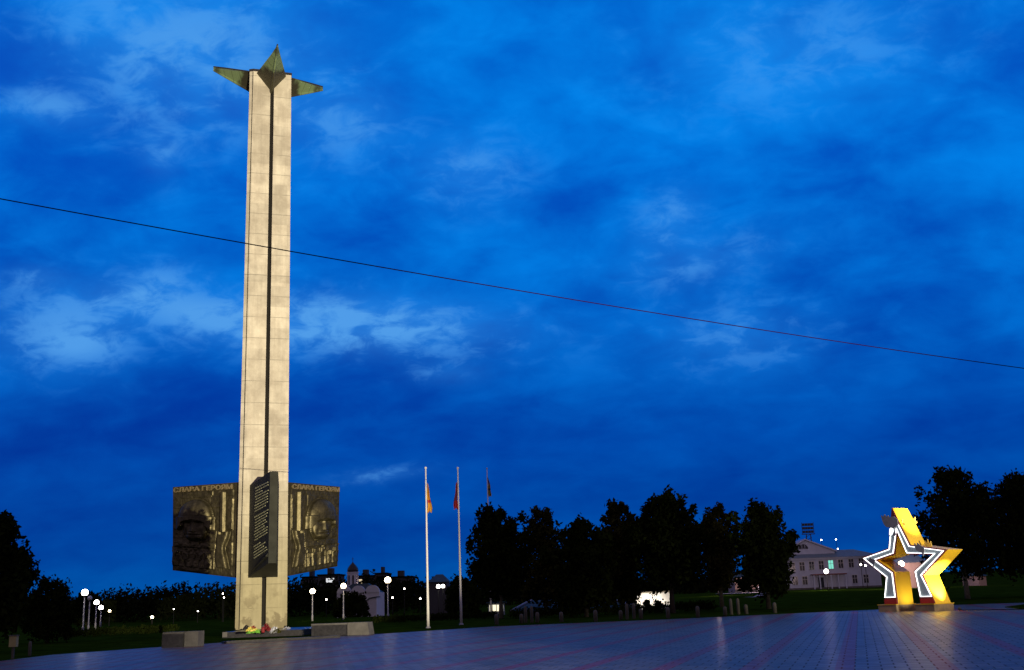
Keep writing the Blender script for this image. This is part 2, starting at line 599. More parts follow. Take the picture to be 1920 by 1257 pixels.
wl, GX = 1.28, .08
wr = wl + .19
ap = .22 + .577 * wl
GH = .13
K0, K1 = .96, .865
for k in range(3):
    a = radians(120) * k
    # the pylon between groove k and groove k+1: right part of face k, its corner, left part of face k+1
    p = [(GX + GH, -ap), (wr, -ap)]
    q = [rot((-wl, -ap), radians(120)), rot((GX - GH, -ap), radians(120))]
    q2 = rot((GX - GH, -.28), radians(120))
    p2 = (GX + GH, -.28)
    sec = [p2, p[0], p[1], q[0], q[1], q2]
    sec = [rot(s_, a) for s_ in sec]
    mb = MB()
    rings = []
    for z in [.28 + (HT - .28) * i / 20 for i in range(21)]:
        t = z / HT
        kk = K0 + (K1 - K0) * t
        rings.append([(x * kk, y * kk, z) for x, y in sec])
    mb.loft(rings)
    py_ = mb.build('pylon', M_conc, ob)
    # thin black strip painting the shade of a recess down the corner face
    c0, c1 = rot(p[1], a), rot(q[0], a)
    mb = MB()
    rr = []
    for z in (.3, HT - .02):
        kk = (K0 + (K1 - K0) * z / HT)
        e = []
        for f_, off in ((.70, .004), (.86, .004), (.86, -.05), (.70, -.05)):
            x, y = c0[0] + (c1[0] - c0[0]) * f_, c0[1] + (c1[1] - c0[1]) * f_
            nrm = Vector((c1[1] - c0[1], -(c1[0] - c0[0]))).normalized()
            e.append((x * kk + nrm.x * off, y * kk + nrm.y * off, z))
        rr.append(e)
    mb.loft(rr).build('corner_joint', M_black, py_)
    mb = MB()                                           # dark coping on the pylon's top
    mb.loft([[(x * K1 * 1.03, y * K1 * 1.03, z) for x, y in sec] for z in (HT + .002, HT + .16)])
    mb.build('coping', M_darkgranite, py_)
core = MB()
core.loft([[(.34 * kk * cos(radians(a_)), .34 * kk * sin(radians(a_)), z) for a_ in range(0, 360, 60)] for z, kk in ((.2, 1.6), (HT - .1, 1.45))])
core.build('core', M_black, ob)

# star arms: kite section, tips 3.9 m out
for k in range(3):
    a = radians(120) * k
    dz = (.10, .42, .90)[k]
    S = HT + (.12, .35, .35)[k]
    r0, rt = .75, (4.05, 4.35, 4.0)[k]
    mb = MB()

    def sect(r, wd, zt, zs, zb):
        return [(GX * 0, -r, zt), (wd, -r, zs), (0, -r, zb), (-wd, -r, zs)]
    rings = [sect(r0, .96, S + .10, S - .25, S - 1.45)]
    for t in (.25, .5, .75):
        rings.append(sect(r0 + (rt - r0) * t, .96 * (1 - t) + .05 * t, S + .10 + dz * t + .04 * t, S - .25 + (.2 + dz) * t, S - 1.45 + (1.35 + dz) * t))
    rings.append(sect(rt, .05, S + .12 + dz, S + .02 + dz, S - .10 + dz))
    # lower keel of the arm at the shaft, closing inside it
    rings.insert(0, sect(.2, .25, S + .08, S - .25, S - 1.2))
    mb.loft([[(x, y, z - S) for x, y, z in r_] for r_ in rings])
    arm = mb.build('star_arm', M_pat, ob, loc=(0, 0, S))
    arm.rotation_euler = (0, 0, a)
    rb = MB()                                           # raised keel rib under the arm
    pts = [(0, -r_[2][1] if False else r_[2][1], r_[2][2] - S - .02) for r_ in rings[1:]]
    rb.tube(pts, [.10, .09, .08, .07, .05], 6)
    rb.build('keel_rib', M_pat, arm)
    rb = MB()
    rb.tube([(0, r_[0][1], r_[0][2] - S + .02) for r_ in rings[1:]], [.09, .08, .07, .06, .05], 6)
    rb.build('top_edge', M_darkgranite, arm)

# plaques: wedge fins in the three grooves
RIN, ROUT = .80, 5.72
ZT, ZBI, ZBO = 8.75, 3.15, 3.80


def bump1(x, c, wd):
    return exp(-((x - c) / wd) ** 2)


def hgt(u, v, seed):
    """relief height in metres over a plaque: u outward 0..1, v upward 0..1"""
    nz = noise.fractal(Vector((u * 6 + seed, v * 9, seed)), .8, 2.2, 5)
    nf = noise.noise(Vector((u * 24 + seed, v * 30, 7 + seed)))
    h = .04 + .03 * nz + .018 * nf
    if v > .925:
        return .012
    # chiselled slabs of the background, each at its own level
    cu, cv = int(u * 6 + .4 * noise.noise(Vector((0, int(v * 8), seed)))), int(v * 8 + .3 * noise.noise(Vector((u * 2, 3, seed))))
    h += .03 * noise.cell(Vector((cu * 1.37 + seed, cv * 2.11, 3)))
    # banner frame left of the head
    if u < .09 and .50 < v < .83:
        h += .06
    # rifle: barrel, receiver, butt with a waisted left edge
    if .125 < u < .20 and .47 < v < .905:
        return .30 if .140 < u < .186 else .0
    if .115 < u < .215 and .44 < v < .92:
        return .0
    cx = .165 + .030 * sin((v - .12) * 11)
    wd = .100 - .030 * bump1(v, .30, .07)
    if .085 < v <= .475:
        d = abs(u - cx)
        if d < wd:
            return .30 * (1 - (d / wd) ** 6) + .03 * nz
        if d < wd + .022:
            return .0
    hx = .60
    du = (u - hx)
    # helmet dome
    if v >= .635:
        r2 = (du / .265) ** 2 + ((v - .635) / .20) ** 2
        if r2 < 1:
            return .22 + .50 * sqrt(1 - r2) + .02 * nz + .05 * bump1(du, 0, .05) * bump1(v, .73, .035)
        if r2 < 1.20:
            return .0
    # flared rim, deeper at the ears
    rim = .637 - .060 * (abs(du) / .29) ** 2
    low = .597 - .110 * min(1, (abs(du) / .26) ** 2) if abs(du) < .29 else .49
    if abs(du) < .30 and low < v < .635:
        if abs(du) > .20 or v > rim - .042:
            k_ = 1 - (abs(du) / .305) ** 2
            return .26 + .46 * sqrt(max(0, k_)) + .015 * nz
    # chin strap and face
    chin = .355
    wf = .200 * (1 - max(0, (.50 - v) / .155) ** 2.2 * .62)
    if chin < v < .612 and abs(du) < wf:
        v_ = v
        v = chin + (v - chin) * .22 / .257
        q = abs(du) / wf
        cvx = sqrt(max(0, 1 - q ** 2.4)) * min(1, (v - chin) / .035) ** .5
        f = .16 + .36 * cvx
        f -= .16 * exp(-((abs(du) - .078) / .050) ** 2 - ((v - .525) / .020) ** 2)
        f += .06 * exp(-((abs(du) - .078) / .030) ** 2 - ((v - .521) / .009) ** 2)
        f += .07 * exp(-((abs(du) - .080) / .060) ** 2 - ((v - .552) / .008) ** 2)
        t_ = (v - .448) / .09
        if 0 < t_ < 1:
            f += (.17 - .10 * t_) * exp(-(du / (.034 - .014 * t_)) ** 2)
        f -= .10 * exp(-(du / .085) ** 2 - ((v - .418) / .007) ** 2)
        f += .06 * exp(-(du / .065) ** 2 - ((v - .430) / .007) ** 2) + .06 * exp(-(du / .055) ** 2 - ((v - .405) / .008) ** 2)
        f -= .06 * exp(-((abs(du) - .115) / .03) ** 2 - ((v - .43) / .04) ** 2)
        f += .05 * exp(-(du / .05) ** 2 - ((v - .377) / .012) ** 2)
        return f
    if .325 < v < .612 and abs(du) < wf + .030:
        return .02 if abs(du) > wf + .012 or v > chin else .20     # groove, then strap below the chin
    # shoulders and collar
    if .285 < v < .345 and abs(du) < .36:
        return .12 + .10 * (1 - abs(du) / .36) + .06 * nz
    # crowd of small figures
    if .06 < v < .285 and u > .30:
        ph = u * 9.0 + .5 * noise.noise(Vector((u * 5, v * 2, seed + 3))) + .3 * noise.noise(Vector((u * 15, 1, seed)))
        c = abs((ph % 1) - .5) * 2
        tp = .205 + .045 * noise.cell(Vector((int(ph) * 1.7, 5, seed)))
        if v < tp - .03:
            return .03 + .17 * max(0, 1 - c ** 2.2) * (.75 + .4 * nz) + .02 * nf
        if v < tp + .018:
            return .03 + .20 * max(0, 1 - (c * 1.9) ** 2)
        return .05 + .12 * max(0, nz) + .05 * nf
    e = min(u, 1 - u, v) / .02
    return max(0.0, h) * min(1, max(0, e))


HIN, HOUT = .86, .22


def fin_pt(r, s, z, a):
    x, y = rot((s, -r), a)
    return (x, y, z)


def quad_face(sd, u, v, off=0.0):
    """point on the fin's side face (sd = -1 left, 1 right of the fin looking outward), u outward, v up"""
    r = RIN + (ROUT - .17 * (1 - v) - RIN) * u
    s = HIN + (HOUT - HIN) * u
    z0 = ZBI + (ZBO - ZBI) * u
    z = z0 + (ZT - z0) * v
    ln = hypot(ROUT - RIN, HIN - HOUT)
    nx_, nr = (ROUT - RIN) / ln, (HIN - HOUT) / ln
    return (sd * (s + nx_ * off), -(r + nr * off), z)


def text_obj(name, body, size, ext, m, parent):
    cu = bpy.data.curves.new(name, 'FONT')
    cu.body = body
    cu.size = size
    cu.extrude = ext
    cu.align_x = 'CENTER'
    cu.offset = .004
    o = bpy.data.objects.new(name, cu)
    C.objects.link(o)
    bpy.context.view_layer.update()
    dg = bpy.context.evaluated_depsgraph_get()
    me = bpy.data.meshes.new_from_object(o.evaluated_get(dg))
    bpy.data.objects.remove(o)
    me.materials.clear()
    me.materials.append(m)
    o = bpy.data.objects.new(name, me)
    C.objects.link(o)
    o.parent = parent
    return o


for k, ang, sd in ((0, 0, -1), (1, radians(120), -1), (2, radians(-120), 1)):
    dzi = -.28 if k == 0 else 0
    mb = MB()
    ring = []
    for (r, h_, zt, zb) in ((RIN, HIN, ZT + dzi, ZBI), (ROUT, HOUT, ZT, ZBO)):
        ring.append([(-h_, -r, zt), (h_, -r, zt), (h_, -(r - (.17 if r > 2 else 0)), zb), (-h_, -(r - (.17 if r > 2 else 0)), zb)])
    mb.loft(ring)
    if k == 0:
        pq = mb.build('text_plaque', M_textplate, ob)
        pq['label'] = 'dark plaque edge-on with lines of raised text'
        # a bevelled ledge near its foot and rows of small raised letters
        lm = MB()
        rnd = random.Random(4)
        for i in range(25):
            v = .885 - i * .0305
            if i in (9, 19):
                continue
            u0, u1 = .30 + rnd.random() * .05, .90 + rnd.random() * .03
            if i in (0, 10, 20):
                u0 = .30
            if rnd.random() < .25:
                u1 = .62 + rnd.random() * .2
            u = u0
            while u < u1:
                wd = rnd.choice((.016, .022, .03, .036))
                hh = .0085 + .002 * rnd.random()
                dv = -.0 
                A = [quad_face(sd, uu, vv, off) for off in (-.01, .03) for uu, vv in ((u, v), (u + wd, v), (u + wd, v + hh), (u, v + hh))]
                lm.add(A, [(3, 2, 1, 0), (4, 5, 6, 7), (0, 1, 5, 4), (1, 2, 6, 5), (2, 3, 7, 6), (3, 0, 4, 7)])
                u += wd + (.010 if rnd.random() < .75 else .03)
        lm.build('text_lines', M_gilt, pq)
        wd = MB()
        A = [quad_face(sd, .05, .02, -.01), quad_face(sd, .97, .075, -.01), quad_face(sd, .97, .115, -.01), quad_face(sd, .97, .08, .14), quad_face(sd, .05, .022, .02)]
        wd.add(A, [(0, 4, 3, 1), (4, 2, 3), (0, 1, 2), (0, 2, 4), (1, 3, 2)])
        wd.build('ledge', M_textplate, pq)
        continue
    pq = mb.build('relief_plaque', M_bro, ob)
    pq.rotation_euler = (0, 0, ang)
    pq['label'] = 'right bronze plaque with a helmeted head' if k == 1 else 'left bronze plaque mostly in shadow'
    # relief grid over the part that stands clear of the shaft
    U0 = .135
    NU, NV = 190, 240
    vs, fs = [], []
    seed = 3.3 if k == 1 else 11.7
    for j in range(NV + 1):
        for i in range(NU + 1):
            uu, vv = i / NU, j / NV
            vs.append(quad_face(sd, U0 + (1 - U0) * uu, vv * .995 + .002, .004 + .85 * hgt(uu, vv, seed)))
    for j in range(NV):
        for i in range(NU):
            q_ = j * (NU + 1) + i
            fs.append((q_, q_ + 1, q_ + NU + 2, q_ + NU + 1))
    g_ = MB()
    g_.add(vs, fs)
    rl = g_.build('relief', M_bro, pq, smooth=True)
    # raised inscription along the top
    tx = text_obj('inscription', 'СЛАВА ГЕРОЯМ', .38, .05, M_brass, pq)
    A = Vector(quad_face(sd, U0 + (1 - U0) * .5, .932, .05))
    B = Vector(quad_face(sd, U0 + (1 - U0) * .52, .932, .05))
    ex = (B - A).normalized() * (1 if sd == -1 and k == 1 else -1)
    ez = Vector((0, 0, 1))
    ey = ez.cross(ex)
    wtx = max(v.co.x for v in tx.data.vertices) - min(v.co.x for v in tx.data.vertices)
    sx = (Vector(quad_face(sd, .985, .94)) - Vector(quad_face(sd, U0 + .02, .94))).length / wtx
    for v in tx.data.vertices:
        c_ = v.co.copy()
        v.co = A + ex * c_.x * sx + ez * c_.y * 1.0 - ey * c_.z
# base slab at the obelisk's foot
iv = ob.matrix_basis.inverted()
fa, fb = gp(417, 1197), gp(566, 1192)
dr = (fb - fa).normalized()
bk = Vector((-dr.y, dr.x, 0))
sl = [fa, fb, fb + bk * 6.3, fa + bk * 6.3]
M4 = Matrix.Translation((OX, OY, 0)) @ Matrix.Rotation(BETA + pi / 2, 4, 'Z')
Mi = M4.inverted()
mb = MB()
mb.loft([[Mi @ Vector((p.x, p.y, z)) for p in sl] for z in (.0, .30)])
mb.build('base_slab', M_darkgranite, ob)
en = MB()  # paler stone paints the light on the slab's left end
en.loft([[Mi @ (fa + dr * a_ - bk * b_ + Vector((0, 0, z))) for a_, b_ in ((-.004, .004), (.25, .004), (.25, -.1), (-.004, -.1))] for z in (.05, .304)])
en.build('lit_slab_end', M_stone, ob)
# low step in front of it
sa, sb = gp(420, 1207.5), gp(638, 1196)
d2 = (sb - sa).normalized()
b2 = Vector((-d2.y, d2.x, 0))
mb = MB()
mb.loft([[p + Vector((0, 0, z)) for p in (sa, sb, sb + b2 * .35, sa + b2 * .35)] for z in (.0, .10)])
tag(mb.build('stone_step', M_darkgranite), 'long low dark stone step on the paving in front of the obelisk', 'step')


# flowers left at the foot
def heap(name, label, cat, px, py_, parts, seed):
    c = gp(px, py_, .3)
    t = thing(name, label, cat, (c.x, c.y, .302))
    rnd = random.Random(seed)
    for (pn, m, n, sx, sy, sz, ps, ox, oz) in parts:
        mb = MB()
        for _ in range(n):
            a_, e_ = rnd.uniform(0, 2 * pi), rnd.uniform(0, 1)
            rr = sqrt(rnd.random())
            p = Vector((ox + sx * rr * cos(a_), sy * rr * sin(a_), oz + sz * (1 - rr * rr) * (.55 + .45 * e_)))
            q_ = Vector((rnd.gauss(0, 1), rnd.gauss(0, 1), rnd.gauss(0, 1))).normalized()
            r_ = q_.orthogonal().normalized()
            s_ = q_.cross(r_)
            l_ = ps * rnd.uniform(.6, 1.2)
            mb.add([p - r_ * l_, p + s_ * l_ * .5 + q_ * l_ * .2, p + r_ * l_, p - s_ * l_ * .5 + q_ * l_ * .2], [(0, 1, 2, 3)])
        mb.build(pn, m, t)
    return t


heap('flower_wreath', 'yellow and green flower wreath on the dark slab at the obelisk foot', 'wreath', 474, 1187,
     [('leaves', M_petal_g, 220, .34, .2, .15, .08, .06, .02), ('petals', M_petal_y, 200, .28, .18, .20, .07, -.06, .10), ('ribbon', M_petal_r, 40, .12, .1, .12, .06, .02, .22)], 1)
heap('red_flowers', 'heap of dark red flowers between the yellow wreath and the white ribbon', 'flowers', 499, 1184,
     [('petals', M_petal_r, 200, .22, .16, .36, .07, 0, .03)], 2)
heap('ribboned_bouquet', 'bouquet with a white and grey ribbon beside the red flowers', 'bouquet', 514, 1187,
     [('ribbon', M_petal_w, 90, .20, .16, .28, .08, 0, .02), ('leaves', M_leafl, 90, .26, .2, .18, .08, .05, .02)], 3)
heap('white_flowers', 'small white flowers lying on the slab near its right end', 'flowers', 537, 1180,
     [('petals', M_petal_w, 36, .24, .12, .10, .05, 0, .02)], 5)
# red lamp in the groove
_p = gp(491, 1187, .3)
t = thing('grave_lantern', 'small red glass lantern standing in the dark groove of the obelisk', 'lantern', (_p.x + .02, _p.y + .15, .302))
MB().lathe([(.07, 0), (.09, .05), (.09, .22), (.05, .28)], n=10).build('glass', M_petal_r, t, True)
MB().lathe([(.06, .28), (.07, .30), (.02, .36)], n=10).build('lid', M_hous, t, True)


def low_wall(label, A, B, depth, hgt_, endp):
    """wall from A to B (near bottom corners); endp 0/1: which end carries the pale end block"""
    d = (B - A).normalized()
    n_ = Vector((-d.y, d.x, 0))
    L = (B - A).length
    t = thing('low_wall', label, 'low wall', (A.x, A.y, 0), atan2(d.y, d.x), 'low walls flanking the monument')
    e0, e1 = (L - 1.05, L) if endp else (0, .62)
    mb = MB()
    b0, b1 = (0, L - 1.053) if endp else (.623, L)
    mb.box(b0, b1, .15, depth, 0, hgt_ - .08)
    mb.build('wall_body', M_darkgranite, t)
    mb = MB()
    mb.box(b0, b1, .10, depth + .04, hgt_ - .078, hgt_)
    mb.build('capstone', M_stone, t)
    mb = MB()
    s_ = .10 if endp else 0
    mb.loft([[(e0, 0, 0), (e1 + s_, 0, 0), (e1 + s_, depth + .05, 0), (e0, depth + .05, 0)], [(e0, .0, hgt_ + .01), (e1, .0, hgt_ + .01), (e1, depth + .05, hgt_ + .01), (e0, depth + .05, hgt_ + .01)]])
    mb.build('end_block', M_stone, t)
    return t


_b = gp(689, 1190.5)
low_wall('low dark wall with a pale sloped end block right of the obelisk', _b + Vector((-2.95, .62, 0)), _b, .7, .60, 1)
A_ = gp(371, 1212.5)
B_ = A_ + Vector((-1.55, .30, 0))
t = low_wall('low stone wall with a square pale end block left of the obelisk', A_, B_, -.6, .62, 0)


# ------------------------------------------------------------------ flagpoles and flags
def flagpole(px, by, ty, label, flag, flabel, seed, side, top_off):
    b = gp(px, by)
    # height from the top pixel
    Y = b.y
    zt = at(px, ty, Y).z
    t = thing('flagpole', label, 'flagpole', (b.x, b.y, 0), 0, 'white flagpoles')
    MB().lathe([(.085, 0), (.075, 1.5), (.055, zt * .6), (.04, zt)], n=10).build('pole', M_pole, t, True)
    MB().lathe([(.02, zt), (.07, zt + .05), (.07, zt + .11), (.01, zt + .15)], n=10).build('finial', M_pole, t, True)
    MB().lathe([(.14, 0), (.14, .05), (.09, .09)], n=10).build('base_plate', M_lamppole, t)
    rnd = random.Random(seed)
    H, W = 1.75, .26
    vs, fs = [], []
    nu, nv = 14, 22
    for j in range(nv + 1):
        v = j / nv
        wd = W * (.30 + .9 * v ** .8 if v < .8 else 1.1 - .7 * (v - .8)) * (1 if side > 0 else 1)
        for i in range(nu + 1):
            u = i / nu
            x = .05 + wd * u + .02 * sin(9 * v + seed)
            y = .11 * sin(u * 11 + v * 2.5 + seed) * (.4 + u)
            z = -H * v - .22 * u * (1 - v) - .05 * sin(u * 8)
            vs.append((side * x, y, z))
    for j in range(nv):
        for i in range(nu):
            q_ = j * (nu + 1) + i
            fs.append((q_, q_ + 1, q_ + nu + 2, q_ + nu + 1))
    mb = MB()
    mb.add(vs, fs)
    f = mb.build('flag', flag, None, True, (b.x, b.y, zt - top_off))
    tag(f, flabel, 'flag')
    f.modifiers.new('cloth', 'SOLIDIFY').thickness = .006
    return t


F1 = vband('orange_cloth', [(0, (.62, .30, .03)), (.52, (.50, .04, .03)), (.60, (.62, .30, .03))])
F2 = vband('tricolour_cloth', [(0, (.30, .04, .05)), (.3, (.16, .02, .06)), (.62, (.36, .015, .02))])
F3 = vband('red_yellow_cloth', [(0, (.26, .02, .04)), (.30, (.50, .36, .05)), (.52, (.06, .05, .18)), (.60, (.42, .33, .06))])
flagpole(803, 1178, 880, 'white flagpole nearest the obelisk, flying the orange yellow flag', F1, 'limp orange yellow flag with a red patch on the left flagpole', 1, 1, 1.55 * .5)
flagpole(865, 1172, 880, 'white flagpole in the middle of the three, flying the dark red flag', F2, 'limp dark red flag on the middle flagpole', 2, -1, .75)
flagpole(921, 1156, 880, 'white flagpole rising from behind the left tree of the row', F3, 'limp red and yellow flag above the left tree of the row', 5, 1, .65)


# ------------------------------------------------------------------ street lamps
lamp_src = {}


def lamp(px, ty, Y, label, group, kind='warm', gr=.28, gz=None, light=None, dark=False):
    top = at(px, ty, Y)
    gz = terrain(top.x, top.y) if gz is None else gz
    h = top.z - gz
    if h < .8:
        h = .8
    t = thing('street_lamp', label, 'street lamp', (top.x, top.y, gz), 0, group)
    MB().lathe([(.09, 0), (.09, .5), (.055, .55), (.045, h - gr)], n=8).build('pole', M_lamppole if not dark and Y < 160 and gr > .19 or kind == 'off' else M_farpole, t, True)
    MB().lathe([(.05, h - gr - .05), (.13, h - gr - .02), (.14, h - gr + .05)], n=10).build('collar', M_hous, t)
    prof = [(max(.01, gr * sin(pi * i / 10)), h - gr * cos(pi * i / 10)) for i in range(1, 11)]
    MB().lathe(prof, n=14).build('globe', {'warm': M_globe, 'white': M_globew, 'off': M_globeo}[kind], t, True)
    if light:
        ld = bpy.data.lights.new('glow', 'POINT')
        ld.energy, ld.color, ld.shadow_soft_size = light, (1.0, .70, .68), gr
        lo_ = bpy.data.objects.new('glow', ld)
        C.objects.link(lo_)
        lo_.parent = t
        lo_.location = (0, gr + .15 if Y > 180 else -gr - .15, h)
    return t


GR = 'globe lamps right of the obelisk'
GL = 'globe lamps in a row left of the obelisk'
lamp(586, 1109, 108, 'lit globe lamp just right of the obelisk, lowest of three', GR, gr=.25)
lamp(644, 1099, 108, 'lit globe lamp before the small white chapel', GR, gr=.25)
lamp(727, 1088, 100, 'lit globe lamp right of the chapel, tallest of three', GR, gr=.27)
lamp(159, 1111.5, 82, 'lit globe lamp at the front of the left row', GL, 'white', gr=.235)
lamp(168.5, 1122, 90, 'unlit globe lamp, second in the left row', GL, 'off', gr=.19)
lamp(181, 1130, 104, 'lit globe lamp right behind the unlit one in the left row', GL, 'white', gr=.225)
lamp(189.5, 1139.5, 116, 'lit globe lamp last of the bright ones in the left row', GL, 'white', gr=.23)
lamp(205.5, 1146, 150, 'dim distant globe lamp at the end of the left row', GL, 'warm', gr=.17)
lamp(1549, 1071.5, 200, 'lit globe lamp on a dark post before the two-storey building', None, 'white', gr=.40, light=1300)
lamp(1430, 1099, 190, 'small lit lamp above the parked white car', None, 'white', gr=.14)
lamp(1345, 1089, 175, 'small lit lamp under the poplar beside the footpath', None, 'white', gr=.15, light=500)
lamp(1416, 1084, 205, 'small lit lamp at the corner of the pink wall', None, 'white', gr=.20, light=900)
lamp(822, 1100, 150, 'lit globe lamp between the first two flagpoles, left of a close pair', 'pair of lamps between flagpoles', 'white', gr=.26, dark=True)
lamp(830.5, 1099.5, 150, 'lit globe lamp between the first two flagpoles, right of a close pair', 'pair of lamps between flagpoles', 'white', gr=.24, dark=True)
for x, y, lb in ((1540, 1013, 'tiny distant lamp above the roof ridge, left of three'), (1567.5, 1012, 'tiny distant lamp above the roof ridge, right of three'),
                 (1571, 1029.5, 'tiny distant lamp just over the roof, lowest of three')):
    lamp(x, y, 300, lb, 'distant lamps behind the roof', 'white', gr=.16)
for x, y, lb in ((1614, 1059, 'tiny distant lamp left of the star sculpture, upper of two'), (1622.5, 1061, 'tiny distant lamp left of the star sculpture, lower of two')):
    lamp(x, y, 210, lb, 'distant lamps left of the star', 'white', gr=.17)
# orange glow lamp far left
lamp(285, 1164.5, 130, 'small distant lamp glowing above the lawn left of the obelisk', None, 'warm', gr=.16)
far = [(326, 1142.5, 'upper left'), (371, 1146.5, 'right'), (395, 1172.5, 'lowest'), (418, 1113.5, 'highest'), (420, 1121, 'second highest')]
for x, y, q_ in far:
    lamp(x, y, 190 if y < 1150 else 125, 'tiny lamp in the dark wood left of the obelisk, %s of five' % q_, 'tiny lamps in the dark wood', 'white', gr=.11, gz=terrain(-40, 190) - .3)
for x, y, q_ in ((714, 1127, 'on the left below the tallest globe lamp'), (736, 1121, 'right beside the tallest globe lamp post'), (758, 1104.5, 'high left of the first flagpole'), (788, 1123, 'low left of the first flagpole'), (845, 1102, 'right of the close lamp pair'), (612, 1124.5, 'below and between the two left globe lamps')):
    lamp(x, y, 215, 'tiny distant lamp %s' % q_, 'tiny distant lamps near the chapel', 'white', gr=.15)


# ------------------------------------------------------------------ vegetation
def leaves_mesh(name, blobs, n, size, seed, m, flat=.25):
    rng = np.random.default_rng(seed)
    bl = np.array(blobs, float)                        # x y z rx ry rz
    vol = (bl[:, 3] * bl[:, 4] * bl[:, 5]) ** .72
    idx = rng.choice(len(bl), n, p=vol / vol.sum())
    b = bl[idx]
    d = rng.normal(size=(n, 3))
    d /= np.linalg.norm(d, axis=1)[:, None]
    r = rng.random(n) ** .42
    # lumpy surface
    lump = 1 + .22 * np.sin(d[:, 0] * 7 + idx * 1.7) * np.sin(d[:, 2] * 6 + idx) + .12 * rng.normal(size=n)
    c = b[:, :3] + d * b[:, 3:] * (r * lump)[:, None]
    a = rng.normal(size=(n, 3))
    a /= np.linalg.norm(a, axis=1)[:, None]
    t = np.cross(a, rng.normal(size=(n, 3)))
    t /= np.linalg.norm(t, axis=1)[:, None]
    s = size * rng.uniform(.55, 1.3, n)[:, None]
    p0, p1 = c - a * s, c + a * s
    q0, q1 = c + t * s * .55, c - t * s * .55
    V = np.stack([p0, q0, p1, q1], 1).reshape(-1, 3)
    me = bpy.data.meshes.new(name)
    me.vertices.add(4 * n)
    me.vertices.foreach_set('co', V.ravel())
    me.loops.add(4 * n)
    me.loops.foreach_set('vertex_index', np.arange(4 * n, dtype=np.int32))
    me.polygons.add(n)
    me.polygons.foreach_set('loop_start', np.arange(0, 4 * n, 4, dtype=np.int32))
    me.polygons.foreach_set('loop_total', np.full(n, 4, dtype=np.int32))
    me.update()
    me.validate()
    me.materials.append(m)
    return me


def tree(label, px, by, ty, hw, d=None, shape='round', m=None, seed=1, group=None, name='broadleaf_tree', bark=None, n=7000, lift=.16, leaf=.2, lean=0):
    b = gp(px, by) if d is None else at(px, by, d)
    Y = b.y
    gz = terrain(b.x, b.y) + .01
    zt = at(px, ty, Y).z
    H = zt - gz
    W = hw * Y / FPX / .973
    rnd = random.Random(seed * 7 + 1)
    t = thing(name, label, 'tree', (b.x, b.y, gz), 0, group)
    z0 = H * lift
    bl = []
    if shape == 'round':
        for i in range(30):
            f = (i + .5) / 30
            z = z0 + (H - z0) * (.08 + .86 * f)
            env = W * (.74 + .5 * min(f, .5)) * (1 - .72 * max(0, (f - .5) / .5) ** 2.2)
            a = i * 2.4 + rnd.random()
            rr = env * rnd.uniform(.25, .80)
            s = W * rnd.uniform(.20, .40) * (1 - .45 * f)
            bl.append((rr * cos(a), rr * sin(a), z, s, s, s * rnd.uniform(.7, 1.1)))
        for q_ in ((0, 0, z0 + (H - z0) * .38, W * .74, W * .74, (H - z0) * .40), (0, 0, z0 + (H - z0) * .66, W * .56, W * .56, (H - z0) * .27)):
            bl.append(q_)
        for i in range(20):                             # leading shoots and stray boughs
            a = rnd.random() * 6.28
            f = rnd.uniform(.35, 1.0)
            env = W * (.74 + .5 * min(f, .5)) * (1 - .72 * max(0, (f - .5) / .5) ** 2.2)
            rr = env * rnd.uniform(.72, 1.02)
            z = z0 + (H - z0) * min(.96, f + rnd.uniform(0, .06))
            if i < 7:
                rr, z = W * rnd.uniform(0, .34), H * rnd.uniform(.90, .965)
            s = W * rnd.uniform(.08, .17)
            bl.append((rr * cos(a), rr * sin(a), z, s, s, s * rnd.uniform(1.0, 2.0)))
    elif shape == 'poplar':
        for i in range(26):
            f = (i + .5) / 26
            z = z0 + (H - z0) * f
            env = W * (1 - f ** 1.8) ** .8 * (.8 + .2 * min(1, f * 4))
            a = i * 2.4
            rr = env * rnd.uniform(.1, .7)
            s = max(.16, env * rnd.uniform(.42, .7))
            bl.append((rr * cos(a), rr * sin(a), z, s, s, s * 1.8))
        for i in range(6):
            a = rnd.random() * 6.28
            rr = W * rnd.uniform(.2, .7)
            bl.append((rr * cos(a), rr * sin(a), H * rnd.uniform(.62, .86), .16, .16, H * .08))
    elif shape == 'dome':
        bl = [(0, 0, z0 + (H - z0) * .45, W * .9, W * .9, (H - z0) * .5)]
        for i in range(26):
            a = i * 2.4
            f = (i + .5) / 26
            z = z0 + (H - z0) * (.05 + .85 * f)
            e = W * sqrt(max(.03, 1 - (f * .98) ** 2.6)) * .85
            s = W * .24
            bl.append((e * cos(a), e * sin(a), z, s, s, s))
    tr = MB()
    top = H * .8
    lx = lean * H
    tr.tube([(lx * .0, 0, 0), (lx * .05, .02, H * .15), (lx * .02, .0, H * .4), (0, 0, top)], [.16 * H / 8 + .04, .12 * H / 8 + .02, .08 * H / 8, .02], 8)
    lm = MB()
    for i in range(7):
        z = H * (.22 + .07 * i)
        a = i * 2.4 + rnd.random()
        e = W * .65 * (1 - i * .07)
        lm.tube([(0, 0, z), (e * .5 * cos(a), e * .5 * sin(a), z + H * .07), (e * cos(a), e * sin(a), z + H * .16)], [.05, .035, .012], 5)
    tk = tr.build('trunk', bark or M_trunk, t, True)
    lm.build('limbs', bark or M_trunk, tk)
    o = link('crown', leaves_mesh('crown', bl, n, leaf, seed, m or M_leaf), t)
    return t


